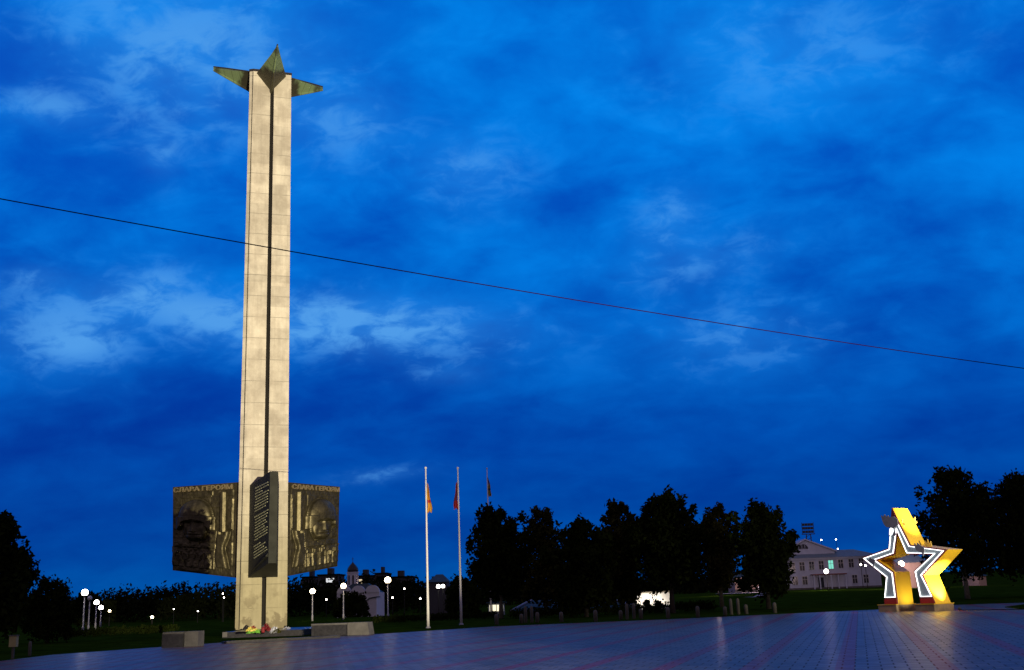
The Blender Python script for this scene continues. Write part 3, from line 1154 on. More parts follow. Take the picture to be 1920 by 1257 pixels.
TG = 'dark trees in a row beyond the plaza'
tree('dark bushy tree at the left end of the row, behind the third flagpole', 940, 1160, 953, 66, shape='round', seed=3, group=TG, lift=.19, n=11000, bark=M_litbark)
tree('slender olive tree, left of the two in the row with a ragged top', 1024, 1152, 950, 56, shape='round', m=M_leafl, seed=5, group=TG, lift=.05, n=9000, name='slender_tree')
tree('dark broad tree with a flat top between the two olive trees', 1100, 1157, 976, 70, shape='round', seed=8, group=TG, lift=.08, n=11000)
tree('slender olive tree leaning on the biggest tree of the row', 1168, 1151, 941, 50, shape='round', m=M_leafl, seed=9, group=TG, lift=.05, n=8500, name='slender_tree')
tree('biggest dark tree of the row, in front of the lit wall', 1262, 1150, 931, 86, shape='round', seed=12, group=TG, lift=.22, n=15000)
tree('slender olive tree right of the biggest tree, above the footpath', 1354, 1140, 947, 50, shape='round', m=M_leafl, seed=15, group=TG, lift=.18, n=8500, name='slender_tree')
tree('dark tree at the right end of the row, beside the two-storey building', 1442, 1143, 942, 66, shape='round', seed=17, group=TG, lift=.14, n=11500)
tree('large dark tree right of the star sculpture with its lit-coloured trunk showing', 1815, 1126, 878, 84, shape='round', seed=21, group='trees right of the star', lift=.17, n=14000, bark=M_litbark)
tree('dark tree cut by the right edge of the picture', 1930, 1122, 894, 80, shape='round', seed=24, group='trees right of the star', lift=.17, n=13000)
tree('tall dark tree cut by the left edge of the picture', -22, 1225, 966, 86, shape='round', seed=28, group='trees at the left edge', lift=.12, n=9500, leaf=.15)
tree('rounded dark tree beside the tall tree at the left edge', 88, 1206, 1079, 42, shape='dome', seed=31, group='trees at the left edge', lift=.05, n=8000, leaf=.10)
tree('small dark tree low behind the globe lamps of the left row', 160, 1185, 1108, 30, 125, shape='dome', seed=33, group='trees at the left edge', lift=.03, n=4000)
if 0:
    tree('bare dark trunk with a thin crown left of the obelisk', 386, 1196, 1112, 14, shape='poplar', seed=35, lift=.3, n=900, name='young_tree', leaf=.12)
tree('bushy dark tree hiding the lower part of the chapel', 658, 1159, 1110, 32, 140, shape='dome', seed=36, lift=.02, n=4500, name='bushy_tree')
tree('dark tree between the second flagpole and the row of trees', 868, 1162, 1082, 30, 100, shape='dome', seed=38, lift=.04, n=4500, name='bushy_tree')


def shrub(label, px, by, ty, hw, seed, d=None, group=None, m=None, name='shrub'):
    b = gp(px, by) if d is None else at(px, by, d)
    gz = terrain(b.x, b.y)
    H = at(px, ty, b.y).z - gz
    W = hw * b.y / FPX / .973
    me = leaves_mesh('foliage', [(0, 0, H * .5, W, W, H * .5)] + [(W * .5 * cos(i), W * .5 * sin(i), H * (.3 + .09 * i), W * .4, W * .4, H * .25) for i in range(5)], 1500, .07, seed, m or M_leafs)
    t = thing(name, label, 'shrub', (b.x, b.y, gz), 0, group)
    link('foliage', me, t)
    s = MB()
    for i in range(4):
        a = i * 1.6
        s.tube([(0, 0, 0), (W * .4 * cos(a), W * .4 * sin(a), H * .6)], [.03, .012], 5)
    s.build('stems', M_trunk, t)
    return t


def hedge(label, x0, x1, by, ty, Y0, Y1, seed):
    A, B = at(x0, by, Y0), at(x1, by, Y1)
    A.z = B.z = 0
    L = (B - A).length
    H = at(x0, ty, Y0).z + .05
    bl = []
    rnd = random.Random(seed)
    k = int(L / .6)
    for i in range(k):
        f = (i + .5) / k
        bl.append((L * f, rnd.uniform(-.1, .1), H * .5, .55, .45, H * rnd.uniform(.42, .55)))
    t = thing('hedge', label, 'hedge', (A.x, A.y, 0), atan2(B.y - A.y, B.x - A.x))
    link('foliage', leaves_mesh('hedge', bl, int(L * 420), .09, seed, M_leafs), t)
    return t


hedge('low dark clipped hedge behind the flagpoles', 700, 930, 1165, 1156, 86, 90, 1)
hedge('long low dark clipped hedge under the row of trees', 960, 1340, 1155, 1141, 84, 90, 2)
hedge('low dark clipped hedge behind the left lawn under the globe lamps', 110, 330, 1190, 1181, 74, 78, 3)

# far wood, one mass
rng = np.random.default_rng(5)
bl = []
prof = [(-60, 1120), (60, 1118), (130, 1128), (180, 1118), (215, 1104), (260, 1101), (330, 1100), (400, 1098), (435, 1094), (520, 1088), (590, 1090), (640, 1089), (690, 1086), (740, 1080), (800, 1090), (870, 1084), (960, 1090), (1100, 1095), (1300, 1090), (1480, 1060)]
for x in np.arange(-60, 1380, 7.0):
    tyy = np.interp(x, [p[0] for p in prof], [p[1] for p in prof]) + rng.normal() * 4.5
    Y = rng.uniform(225, 265)
    p = at(x, tyy, Y)
    g0 = terrain(p.x, p.y)
    H = max(2.0, p.z - g0)
    bl.append((p.x, p.y, g0 + H * .5, rng.uniform(1.0, 2.4), 1.5, H * .52))
me = leaves_mesh('far_wood', bl, 42000, .42, 7, M_wood)
tag(link('far_wood', me), 'dark mass of far-off woodland along the horizon', 'woodland', kind='stuff')


# ------------------------------------------------------------------ buildings
def apartment(label, x0, x1, ty, Y, lit, seed, rows=4, cols=5, group='distant apartment blocks'):
    A, B = at(x0, ty, Y), at(x1, ty, Y)
    gz = terrain(A.x, A.y) - 1
    H = A.z - gz
    W = B.x - A.x
    t = thing('apartment_block', label, 'building', (A.x, A.y, gz), 0, group)
    MB().box(0, W, 0, 12, 0, H).build('wall', M_block, t)
    MB().box(-.3, W + .3, -.3, 12.3, H + .003, H + .4).build('roof', M_hill, t)
    MB().box(W * .35, W * .6, 4, 8, H + .403, H + 2.2).build('stair_head', M_block, t)
    for r in range(rows):
        for c in range(cols):
            x = W * (c + .5) / cols
            z = H - 1.4 - r * 2.8
            if z < .5:
                continue
            on = lit.get((r, c))
            mm = {'w': M_litw, 'y': M_lit, None: M_glass}[on]
            f = MB().box(x - .8, x + .8, -.06, -.003, z - .75, z + .75).build('window', M_frame if False else M_block, t)
            MB().box(x - .65, x + .65, -.09, -.063, z - .6, z + .6).build('pane', mm, f)
    return t


apartment('distant dark apartment block with white lit windows behind the globe lamps', 596, 634, 1080, 330, {(0, 2): 'w', (0, 3): 'w', (3, 4): 'w', (3, 2): 'w'}, 1)
apartment('distant dark apartment block half hidden by the right plaque', 566, 592, 1084, 345, {(1, 0): 'w', (2, 1): 'y'}, 2)
apartment('distant dark apartment block with one yellow window right behind the chapel tower', 664, 700, 1082, 345, {(0, 1): 'y', (3, 3): 'w'}, 3)
apartment('tall distant dark apartment block above the tallest globe lamp', 704, 724, 1077, 335, {(2, 4): 'y', (2, 2): 'w'}, 4)
apartment('wide distant dark apartment block right of the tallest globe lamp', 727, 772, 1084, 350, {(1, 1): 'w', (1, 3): 'y', (2, 4): 'w'}, 5)


# small chapel
def chapel():
    Y = 165
    c = at(677, 1128, Y)
    g0 = terrain(c.x, c.y)
    s = Y / FPX / .973
    t = thing('chapel', 'small white chapel with a dark onion dome and arched gables, half hidden by trees', 'chapel', (c.x, c.y, g0))
    h1 = at(677, 1112, Y).z - g0
    W = 37 * s
    mb = MB().box(-W, W, -W, W, 0, h1)
    wl_ = mb.build('wall', M_lime, t)
    # arched gables (zakomary)
    for k in range(3):
        cx = -W + W * (2 * k + 1) / 3
        r = W / 3
        pts = [(cx + r * cos(pi * i / 12), h1 + .003 + r * 1.0 * sin(pi * i / 12)) for i in range(13)]
        MB().prism(pts, lambda u, v, d: (u, d, v), -W - .12, -W + 1.0).build('gable_arch', M_lime, wl_)
    MB().loft([[(-W * .98, -W * .9, h1 + .01), (W * .98, -W * .9, h1 + .01), (W * .98, W, h1 + .01), (-W * .98, W, h1 + .01)],
               [(-W * .36, -W * .36, h1 + 1.3), (W * .36, -W * .36, h1 + 1.3), (W * .36, W * .36, h1 + 1.3), (-W * .36, W * .36, h1 + 1.3)]]).build('roof', M_roofd, t)
    zb, zt = at(662, 1098, Y).z - g0, at(662, 1075, Y).z - g0
    dx = at(661.5, 1090, Y).x - c.x
    R_ = 10.0 * s
    dm = MB().lathe([(R_, h1 + .9), (R_, zt), (R_ * 1.1, zt + .04), (R_ * 1.1, zt + .16)], (dx, 0, 0), 16).build('drum', M_lime, t)
    for k in range(16):
        if k % 2:
            continue
        a = 2 * pi * (k + .5) / 16
        x, y = dx + R_ * cos(a), R_ * sin(a)
        o = MB()
        pr = [(-.13, zb + .1), (.13, zb + .1), (.13, zt - .45), (.08, zt - .33), (0, zt - .28), (-.08, zt - .33), (-.13, zt - .45)]
        o.prism(pr, lambda u, v, d, a=a: (dx + (R_ * .985 + d) * cos(a) - u * sin(a), (R_ * .985 + d) * sin(a) + u * cos(a), v), -.05, .03)
        o.build('slit_window', M_glass, dm)
    z = zt + .163
    dmo = MB().lathe([(R_ * .92, z), (R_ * 1.02, z + .25), (R_ * .92, z + .6), (R_ * .55, z + 1.0), (R_ * .18, z + 1.28), (.03, z + 1.5)], (dx, 0, 0), 16).build('dome', M_darkgranite, t, True)
    cr = MB().box(dx - .03, dx + .03, -.03, .03, z + 1.5, z + 2.1)
    cr.box(dx - .17, dx + .17, -.028, .028, z + 1.85, z + 1.9)
    cr.build('cross', M_darkgranite, dmo)
    # lower annex wall at right
    x0, x1 = at(676, 1140, Y).x - c.x, at(706, 1140, Y).x - c.x
    return t


chapel()
c0, c1 = at(676, 1140, 150), at(706, 1140, 150)
g0 = terrain(c0.x, 150)
t = thing('wall_tower', 'small white gable wall among dark trees right of the chapel', 'building', (c0.x, 150, g0))
H = at(690, 1121, 150).z - g0
W = c1.x - c0.x
MB().prism([(0, 0), (W, 0), (W, H), (W * .55, H - .15), (0, H - 1.2)], lambda u, v, d: (u, d, v), 0, 3).build('wall', M_lime, t)
MB().prism([(0, H - 1.19), (W * .55, H - .14), (W + .1, H + .01), (W + .1, H + .14), (W * .55, H), (-.1, H - 1.03)], lambda u, v, d: (u, d, v), -.15, 3.2).build('roof', M_roofd, t)
shrub('dark shrub with a ragged top before the small white wall', 680, 1160, 1128, 9, 5, 135, name='shrub')


# two-storey building with pediment
def town_house():
    Y = 230
    A = at(1440, 1105, Y)
    g0 = terrain(A.x, Y)
    s = Y / FPX / .973
    t = thing('public_building', 'white two-storey building with a pediment, blue roof and one green lit window', 'building', (A.x, Y, g0), radians(-1.5))
    X = lambda px: at(px, 1080, Y).x - A.x
    Z = lambda px, py: at(px, py, Y).z - g0
    W = X(1650)
    He = Z(1560, 1045)
    MB().box(0, W, 0, 12, -.5, He).build('wall', M_white, t)
    MB().box(-.3, W + .3, -.35, -.003, He - .35, He).build('cornice', M_white, t)
    mb = MB()
    mb.loft([[(-.6, -.6, He + .003), (W + .6, -.6, He + .003), (W + .6, 12.6, He + .003), (-.6, 12.6, He + .003)],
             [(1.8, 3.6, He + 1.5), (W - 4, 3.6, He + 1.5), (W - 4, 9, He + 1.5), (1.8, 9, He + 1.5)]])
    mb.build('roof', M_roofb, t)
    # pediment block above the roof
    xl, xr, xa = X(1476), X(1572), X(1518)
    zb, za = He + 1.1, Z(1518, 1013.5)
    pd = MB().prism([(xl, zb - .8), (xr, zb - .8), (xr, zb + .1), (xa, za), (xl, zb + .1)], lambda u, v, d: (u, d, v), 1.6, 8).build('pediment', M_white, t)
    for (u0, v0, u1, v1) in ((xl - .4, zb + .0, xa, za + .12), (xa, za + .12, xr + .4, zb + .0)):
        MB().prism([(u0, v0), (u1, v1), (u1, v1 + .28), (u0, v0 + .28)], lambda u, v, d: (u, d, v), 1.25, 8.2).build('raking_cornice', M_white, pd)
    cx, r = X(1514), .95
    cz = Z(1514, 1029)
    lu = MB().prism([(cx + r * cos(pi * i / 10), cz + r * sin(pi * i / 10)) for i in range(11)], lambda u, v, d: (u, d, v), 1.54, 1.597).build('lunette', M_glass, pd)
    for k in (-.3, .3):
        MB().box(cx + k - .05, cx + k + .05, 1.50, 1.537, cz, cz + .85).build('bar', M_white, lu)

    def win(px, py, w_=.95, h_=1.65, glass=M_glass):
        x, z = X(px), Z(px, py)
        f = MB()
        f.box(x - w_ / 2 - .09, x - w_ / 2, -.08, -.004, z - h_ / 2, z + h_ / 2).box(x + w_ / 2, x + w_ / 2 + .09, -.08, -.004, z - h_ / 2, z + h_ / 2)
        f.box(x - w_ / 2 - .09, x + w_ / 2 + .09, -.082, -.006, z + h_ / 2, z + h_ / 2 + .09)
        f.box(x - .035, x + .035, -.07, -.03, z - h_ / 2, z + h_ / 2).box(x - w_ / 2, x + w_ / 2, -.068, -.032, z + .15, z + .22)
        f = f.build('window', M_frame, t)
        MB().box(x - w_ / 2, x + w_ / 2, -.028, -.004, z - h_ / 2, z + h_ / 2).build('pane', glass, f)
        MB().box(x - w_ / 2 - .15, x + w_ / 2 + .15, -.16, -.004, z - h_ / 2 - .1, z - h_ / 2 - .003).build('sill', M_white, f)
    for px in (1487, 1505, 1523, 1541, 1559, 1577.5, 1597, 1616, 1635):
        win(px, 1062.5 - (px - 1505) * .066, glass=M_litg if px == 1559 else M_glass)
    for px in (1508, 1490, 1601, 1622):
        win(px, 1089 - (px - 1508) * .03, .95, 1.6)
    # entrance: dark door, side windows, canopy
    x = X(1538)
    MB().box(x - .55, x + .55, -.06, -.004, -.4, 2.3).build('door', M_glass, t)
    cn = MB().box(X(1519), X(1582), -2.2, -.004, 2.75, 2.95).build('canopy', M_star_r, t)
    for px in (1521, 1532, 1553, 1566, 1580):
        MB().box(X(px) - .1, X(px) + .1, -2.1, -1.9, -.5, 2.747).build('post', M_white, cn)
    MB().box(-.05, W + .05, -.12, -.004, -.5, .35).build('plinth', M_stone, t)
    return t


town_house()
_p = at(1516.5, 1010, 320)
g0 = terrain(_p.x, 320)
zt = at(1516.5, 981, 320).z - g0
t = thing('floodlight_mast', 'dark stadium floodlight mast rising behind the pediment', 'mast', (_p.x, 320, g0))
mb = MB()
for sx in (-.6, .6):
    mb.tube([(sx * 1.6, 0, 0), (sx, 0, zt - 3)], .14, 6)
for i in range(14):
    z = i * (zt - 3) / 14
    mb.tube([(-.9, 0, z), (.9, 0, z + (zt - 3) / 14)], .07, 5)
mb.build('lattice', M_hous, t)
fr = MB().box(-1.9, 1.9, -.1, .1, zt - 3.2, zt - 3.0).box(-1.7, -1.6, -.1, .1, zt - 3, zt + .2).box(1.6, 1.7, -.1, .1, zt - 3, zt + .2).build('head_frame', M_hous, t)
for r_ in range(3):
    for c_ in range(4):
        MB().box(-1.5 + c_ * .78, -1.5 + c_ * .78 + .6, -.35, .25, zt - 2.8 + r_ * 1.0, zt - 2.8 + r_ * 1.0 + .72).build('lamp_unit', M_hous, t)

# small pinkish house by the footpath
def box_house(label, x0, x1, by, ty, Y, wm, rm, name='house', cat='building', pitch=1.2):
    A, B = at(x0, by, Y), at(x1, by, Y)
    g0 = min(terrain(A.x, Y), A.z)
    H = at(x0, ty, Y).z - g0
    W = B.x - A.x
    t = thing(name, label, cat, (A.x, Y, g0))
    MB().box(0, W, 0, 7, -.3, H).build('wall', wm, t)
    MB().loft([[(-.3, -.3, H + .003), (W + .3, -.3, H + .003), (W + .3, 7.3, H + .003), (-.3, 7.3, H + .003)],
               [(.8, 3.3, H + pitch), (W - .8, 3.3, H + pitch), (W - .8, 3.7, H + pitch), (.8, 3.7, H + pitch)]]).build('roof', rm, t)
    return t, W, H


t, W, H = box_house('small pinkish house glimpsed below the slender olive tree', 1379, 1426, 1112, 1084, 215, M_pink, M_roofd)
MB().box(-.02, W + .02, -.1, -.003, -.3, .6).build('plinth', M_stone, t)
f = MB().box(W * .3 - .5, W * .3 + .5, -.06, -.003, .9, 2.2).build('window', M_frame, t)
MB().box(W * .3 - .4, W * .3 + .4, -.08, -.063, 1.0, 2.1).build('pane', M_glass, f)
t, W, H = box_house('reddish house far behind the star sculpture, seen through its opening', 1686, 1742, 1092, 1056, 190, M_pink, M_roofb, pitch=1.6)
f = MB().box(W * .7 - .5, W * .7 + .5, -.06, -.003, .9, 2.3).build('window', M_frame, t)
MB().box(W * .7 - .4, W * .7 + .4, -.08, -.063, 1.0, 2.2).build('pane', M_glass, f)
lamp(1690, 1057.5, 184, 'lit globe lamp seen through the opening of the star', None, 'warm', gr=.46, light=2600)
_q = at(1698, 1056, 178)
t, W, H = box_house('small pale house far off behind the tree right of the star', 1836, 1850, 1092, 1080, 190, M_pink, M_roofd, pitch=.8)
t, W, H = box_house('pale house with a lit gable between the second flagpole and the close lamp pair', 806, 838, 1118, 1092, 175, M_block, M_roofd)


# sunken pavilion with dark roof, and the floodlit wall beside it
def pavilion():
    Y0 = 100
    A, B = at(958, 1146, Y0), at(1192, 1141, Y0)
    W = B.x - A.x
    t = thing('pavilion', 'low pavilion with a broad dark hipped roof and pale eaves under the trees', 'pavilion', (A.x, Y0, 0), atan2(0, 1))
    he = at(1075, 1143, Y0).z
    ht = at(1075, 1124, Y0).z
    MB().box(.6, W - .6, .6, 9, 0, he - .1).build('wall', M_stone, t)
    rf = MB().loft([[(0, 0, he), (W, 0, he), (W, 10, he), (0, 10, he)], [(W * .17, 4, ht), (W * .80, 4, ht), (W * .80, 6, ht), (W * .17, 6, ht)]]).build('roof', M_roofd, t)
    for (p, q_) in (((0, 0, he), (W * .17, 4, ht)), ((W, 0, he), (W * .80, 4, ht))):
        MB().tube([Vector(p) + Vector((0, -.02, .06)), Vector(q_) + Vector((0, -.02, .06))], .09, 6).build('hip_flashing', M_white, rf)
    for px, mm in ((1056, M_litg), (1062, M_litw), (1075, M_litw), (1080, M_litw)):
        x = at(px, 1128, Y0).x - A.x
        MB().lathe([(.01, 0), (.07, .05), (.07, .12), (.01, .18)], (x, 3.0, at(px, 1129, Y0 + 3).z), 8).build('roof_light', mm, t)
    return t


pavilion()
Yw = 106
A, B = at(1186, 1136, Yw), at(1256, 1133, Yw)
t = thing('floodlit_wall', 'pale wall brightly floodlit from below behind the biggest tree', 'wall', (A.x, Yw, 0), 0)
Hw = at(1220, 1112, Yw).z
MB().box(0, B.x - A.x, 0, .4, 0, Hw).build('wall_panel', M_white, t)
MB().box(-.1, B.x - A.x + .1, -.08, .48, Hw + .003, Hw + .12).build('coping', M_stone, t)
shrub('round clipped shrub before the floodlit wall, left of two', 1213, 1139, 1124, 6.5, 7, Yw - 4, 'round shrubs before the floodlit wall')
shrub('round clipped shrub before the floodlit wall, right of two', 1234.5, 1139, 1126, 6.5, 8, Yw - 4, 'round shrubs before the floodlit wall')
A2, B2 = at(916, 1150, 104), at(946, 1149, 104)
t2 = thing('lit_kiosk', 'small kiosk with a brightly lit front behind the left tree of the row', 'kiosk', (A2.x, 104, 0), 0)
Hk = at(930, 1132, 104).z
MB().box(0, B2.x - A2.x, 0, 1.4, 0, Hk).build('wall', M_white, t2)
MB().box(-.2, B2.x - A2.x + .2, -.3, 1.6, Hk + .003, Hk + .12).build('roof', M_roofd, t2)
MB().box(.12, B2.x - A2.x - .12, -.05, -.003, .35, Hk - .12).build('shop_window', mat('kiosk_glow', (.3, .3, .3), .5, .3, 3, emit=(1.0, .88, .62), estr=1.3), t2)
for i in range(3):
    x = (B2.x - A2.x) * (i + 1) / 4
    MB().box(x - .03, x + .03, -.09, -.053, .35, Hk - .12).build('mullion', M_hous, t2)


def floodlight(label, p, target, power, size, blend=.4, col=(1, .9, .7), r=.12, group=None, rad=.15, doors=None):
    t = thing('floodlight', label, 'floodlight', p, 0, group)
    d = (Vector(target) - Vector(p)).normalized()
    q_ = d.to_track_quat('-Z', 'Y')
    mb = MB()
    rings = [[q_ @ Vector((r * k * cos(2 * pi * i / 10), r * k * sin(2 * pi * i / 10), z)) for i in range(10)] for k, z in ((.5, .16), (.9, .10), (1.05, .0))]
    mb.loft(rings).build('housing', M_hous, t)
    MB().box(-.03, .03, -.03, .03, -p[2] + .004 if p[2] < 1 else -.4, -.02).build('stem', M_hous, t)
    ld = bpy.data.lights.new('beam', 'SPOT')
    ld.energy, ld.spot_size, ld.spot_blend, ld.color = power, size, blend, col
    ld.shadow_soft_size = rad
    lo_ = bpy.data.objects.new('beam', ld)
    C.objects.link(lo_)
    lo_.parent = t
    lo_.rotation_mode = 'QUATERNION'
    lo_.rotation_quaternion = q_
    lo_.location = d * .05
    if doors:                                           # added plates either side, keeping the beam off trees and hedges
        rt_ = Vector((d.y, -d.x, 0)).normalized()
        for sg, dg in ((-1, doors[0]), (1, doors[1])):
            o_ = rt_ * sg * math.tan(radians(dg)) * 1.2 + Vector((d.x, d.y, 0)).normalized() * 1.2
            e_ = rt_ * sg * 1.1
            MB().loft([[o_ + Vector((0, 0, -1)), o_ + e_ + Vector((0, 0, -1)), o_ + e_ + Vector((0, 0, 1.2)), o_ + Vector((0, 0, 1.2))],
                       [q_2 + Vector((d.x, d.y, 0)) * .02 for q_2 in (o_ + Vector((0, 0, -1)), o_ + e_ + Vector((0, 0, -1)), o_ + e_ + Vector((0, 0, 1.2)), o_ + Vector((0, 0, 1.2)))]]).build('added_beam_plate', M_hous, t)
    return t


cxw = (A.x + B.x) / 2
floodlight('small ground floodlight at the foot of the pale floodlit wall', (cxw, Yw - 1.6, .12), (cxw, Yw, .9), 650, radians(150), .6, (1, .80, .50))
# car, footpath
_p = at(1436, 1110, 205)
g0 = terrain(_p.x, 205)
t = thing('parked_car', 'white car parked by the end of the footpath with its lamps on', 'car', (_p.x - 1.4, 205, g0 + .02))
mb = MB()
mb.prism([(0, .3), (2.9, .3), (2.9, .85), (2.5, .9), (2.15, 1.35), (.8, 1.35), (.4, .9), (0, .82)], lambda u, v, d: (u, d, v), 0, 1.6)
mb.build('body', M_carw, t)
MB().prism([(.6, .92), (2.3, .92), (2.08, 1.28), (.86, 1.28)], lambda u, v, d: (u, d, v), -.02, 1.62).build('windows', M_glass, t)
for x in (.6, 2.3):
    for y in (-.02, 1.45):
        wq = MB()
        wq.loft([[(x + .3 * cos(i * pi / 6), y + k, .3 + .3 * sin(i * pi / 6)) for i in range(12)] for k in (0, .17)])
        wq.build('wheel', M_tyre, t)
for y in (.25, 1.25):
    MB().lathe([(.02, 0), (.13, .05), (.02, .16)], (-.05, y, .6), 8).build('headlight', M_litw, t)
pts = [(gp(1392, 1127, .0), gp(1412, 1127, .0)), (at(1412, 1119, 150), at(1430, 1118, 150)), (at(1428, 1112, 195), at(1440, 1111, 195))]
mb = MB()
vs = []
for a_, b_ in pts:
    a_, b_ = a_.copy(), b_.copy()
    if a_.y > 140:
        pass
    vs += [(a_.x, a_.y, terrain(a_.x, a_.y) + .03), (b_.x, b_.y, terrain(b_.x, b_.y) + .03)]
mb.add(vs, [(0, 1, 3, 2), (2, 3, 5, 4)])
tag(mb.build('footpath', M_path), kind='structure')
a_, b_ = at(1345, 1117, 203), at(1445, 1113, 203)
mb = MB().add([(x, y, terrain(x, y) + .035) for x, y in ((a_.x, 198), (b_.x, 198), (b_.x, 206), (a_.x, 206))], [(0, 1, 2, 3)])
tag(mb.build('road', M_path), kind='structure')


# ------------------------------------------------------------------ bollards along the plaza edge
bd = MB()
bd.lathe([(.13, 0), (.125, .5), (.105, .58), (.03, .62)], n=10)
proto = None
BG = 'concrete bollards along the plaza edge'
BL = [(931, 1172, .62, 'short bollard below the lit kiosk'), (978, 1169, .55, 'short bollard left of the tall pair under the first olive tree'),
      (986, 1168, 1.0, 'tall bollard, left of the pair under the first olive tree'), (997.5, 1168, 1.0, 'tall bollard, right of the pair under the first olive tree'),
      (1008, 1168, .62, 'short bollard right of the tall pair under the first olive tree'), (1053, 1167, .60, 'lone short bollard in front of the dark pavilion roof, left of two'),
      (1117.5, 1166, .66, 'lone short bollard in front of the dark pavilion roof, right of two'), (1165, 1162, .55, 'short bollard left of the close pair under the biggest tree'),
      (1177, 1162, .95, 'tall bollard, left of the pair under the biggest tree'), (1190, 1161, .95, 'tall bollard, right of the pair under the biggest tree'),
      (1203, 1161, .60, 'short bollard right of the close pair under the biggest tree'), (1254, 1160, .66, 'lone short bollard in front of the floodlit wall'),
      (1310, 1158, .66, 'lone short bollard between the biggest tree and the footpath'), (1361.5, 1155, .55, 'short bollard left of the tall pair by the footpath'),
      (1373, 1153, 1.0, 'tall bollard, left of the pair by the footpath'), (1386.5, 1152.5, 1.0, 'tall bollard, right of the pair by the footpath'),
      (1401, 1152, .60, 'short bollard right of the tall pair by the footpath'), (1455, 1150, .66, 'lone short bollard under the right end tree of the row'),
      (50, 1231, .55, 'short bollard at the plaza edge under the rounded tree at the left')]
for px, by, h, lb in BL:
    p = gp(px, by)
    if proto is None:
        proto = bd.build('bollard', M_post, None, True)
        o = proto
    else:
        o = proto.copy()
        C.objects.link(o)
    p = p + Vector((0, .25, 0))
    o.location = (p.x, p.y, .003)
    s_ = .8 if h > .8 else .95
    if px < 100:
        s_ = .5
    o.scale = (s_, s_, h / .62)
    tag(o, lb, 'bollard', BG)
p = gp(19, 1236)
t = thing('utility_post', 'ochre box on a short post at the plaza edge, far left', 'utility box', (p.x, p.y + .2, 0))
MB().box(-.04, .04, -.04, .04, 0, .42).build('post', M_post, t)
MB().box(-.13, .13, -.10, .10, .42, .80).build('box', M_postbox, t)
MB().box(-.15, .15, -.12, .12, .803, .84).build('lid', M_post, t)

# ------------------------------------------------------------------ star sculpture
S0 = gp(1651, 1147.5)
az = atan2(-S0.y, -S0.x) - radians(38)
SN = Vector((cos(az), sin(az), 0))
SU = Vector((-SN.y, SN.x, 0))
DEP = 1.42
st = thing('star_sculpture', 'large yellow five-pointed star sculpture edged with white light strips', 'sculpture', (S0.x, S0.y, 0), atan2(SU.y, SU.x))
# local frame: x along the face to the viewer's right, y away from the face, z up
OUT = [(.36, .42), (.66, 1.93), (-.95, 3.14), (1.07, 3.60), (1.60, 5.88), (2.58, 3.71), (4.94, 3.32), (3.20, 1.97), (3.76, .42)]
INN = [(1.28, .42), (1.25, 2.23), (.21, 2.94), (1.45, 3.22), (1.80, 4.48), (2.26, 3.17), (3.95, 3.09), (2.64, 2.24), (2.82, .42)]
ring = OUT + INN[::-1]
loc = lambda u, v, d: (u, d, v)
MB().prism(ring, loc, .03, DEP).build('body', M_star_y, st)


def inset(poly, d):
    n = len(poly)
    ar = sum(poly[i][0] * poly[(i + 1) % n][1] - poly[(i + 1) % n][0] * poly[i][1] for i in range(n))
    sg = 1 if ar > 0 else -1
    out = []
    for i in range(n):
        a_, b_, c_ = Vector(poly[i - 1]), Vector(poly[i]), Vector(poly[(i + 1) % n])
        e1, e2 = (b_ - a_).normalized(), (c_ - b_).normalized()
        n1_, n2_ = Vector((-e1.y, e1.x)) * sg, Vector((-e2.y, e2.x)) * sg
        m_ = (n1_ + n2_)
        m_ = m_ / max(.28, m_.dot(m_) / 2) * 1.0
        out.append((b_.x + m_.x * d, b_.y + m_.y * d))
    return out


MB().prism(ring, loc, -.05, .027).build('front_frame', M_star_r, st)
ring2 = []
for x, y in ring:                                      # the lit panel stops below the bird at the apex
    if y > 5.5:
        ring2 += [(1.41, 5.05), (1.975, 5.05)]
    else:
        ring2.append((x, max(y, .72) if y < .8 else y))


def strip_ring(p1, p2, d0, d1):
    mb = MB()
    n = len(p1)
    vs = [loc(*p, d) for d in (d0, d1) for p in p1 + p2]
    fs = []
    for i in range(n):
        j = (i + 1) % n
        fs += [(i, j, n + j, n + i), (2 * n + i, 3 * n + i, 3 * n + j, 2 * n + j), (i, 2 * n + i, 2 * n + j, j), (n + i, n + j, 3 * n + j, 3 * n + i)]
    mb.add(vs, fs)
    return mb


q1, q2, q3 = inset(ring2, .080), inset(ring2, .108), inset(ring2, .108)
strip_ring(q1, q2, -.11, -.053).build('light_strip', M_led, st)
MB().prism(q2, loc, -.065, -.053).build('light_panel', M_panel, st)
for (x0, x1) in ((.40, 1.26), (2.84, 3.70)):
    MB().box(x0, x1, -.075, -.053, .44, .70).build('red_foot', M_star_red, st)
for (x0, x1) in ((-.03, 1.22), (2.50, 3.74)):
    pb = MB().box(x0, x1, -.12, DEP + .25, .004, .37).build('plinth', M_plinth, st)
    MB().box(x0 - .03, x1 + .03, -.15, DEP + .28, .373, .418).build('plinth_top', M_star_y, pb)


def leaf_plate(pts, y0, y1, nm, m):
    return MB().prism(pts, loc, y0, y1).build(nm, m, st)


def Z2(zx, zy):                                        # a point of the face plane, from a magnified view of the photograph
    v = ray(1600 + zx / 5.464, 930 + zy / 5.464)
    k = ((S0 - CAM).dot(SN)) / v.dot(SN)
    p = CAM + v * k
    return ((p - S0).dot(SU), p.z)


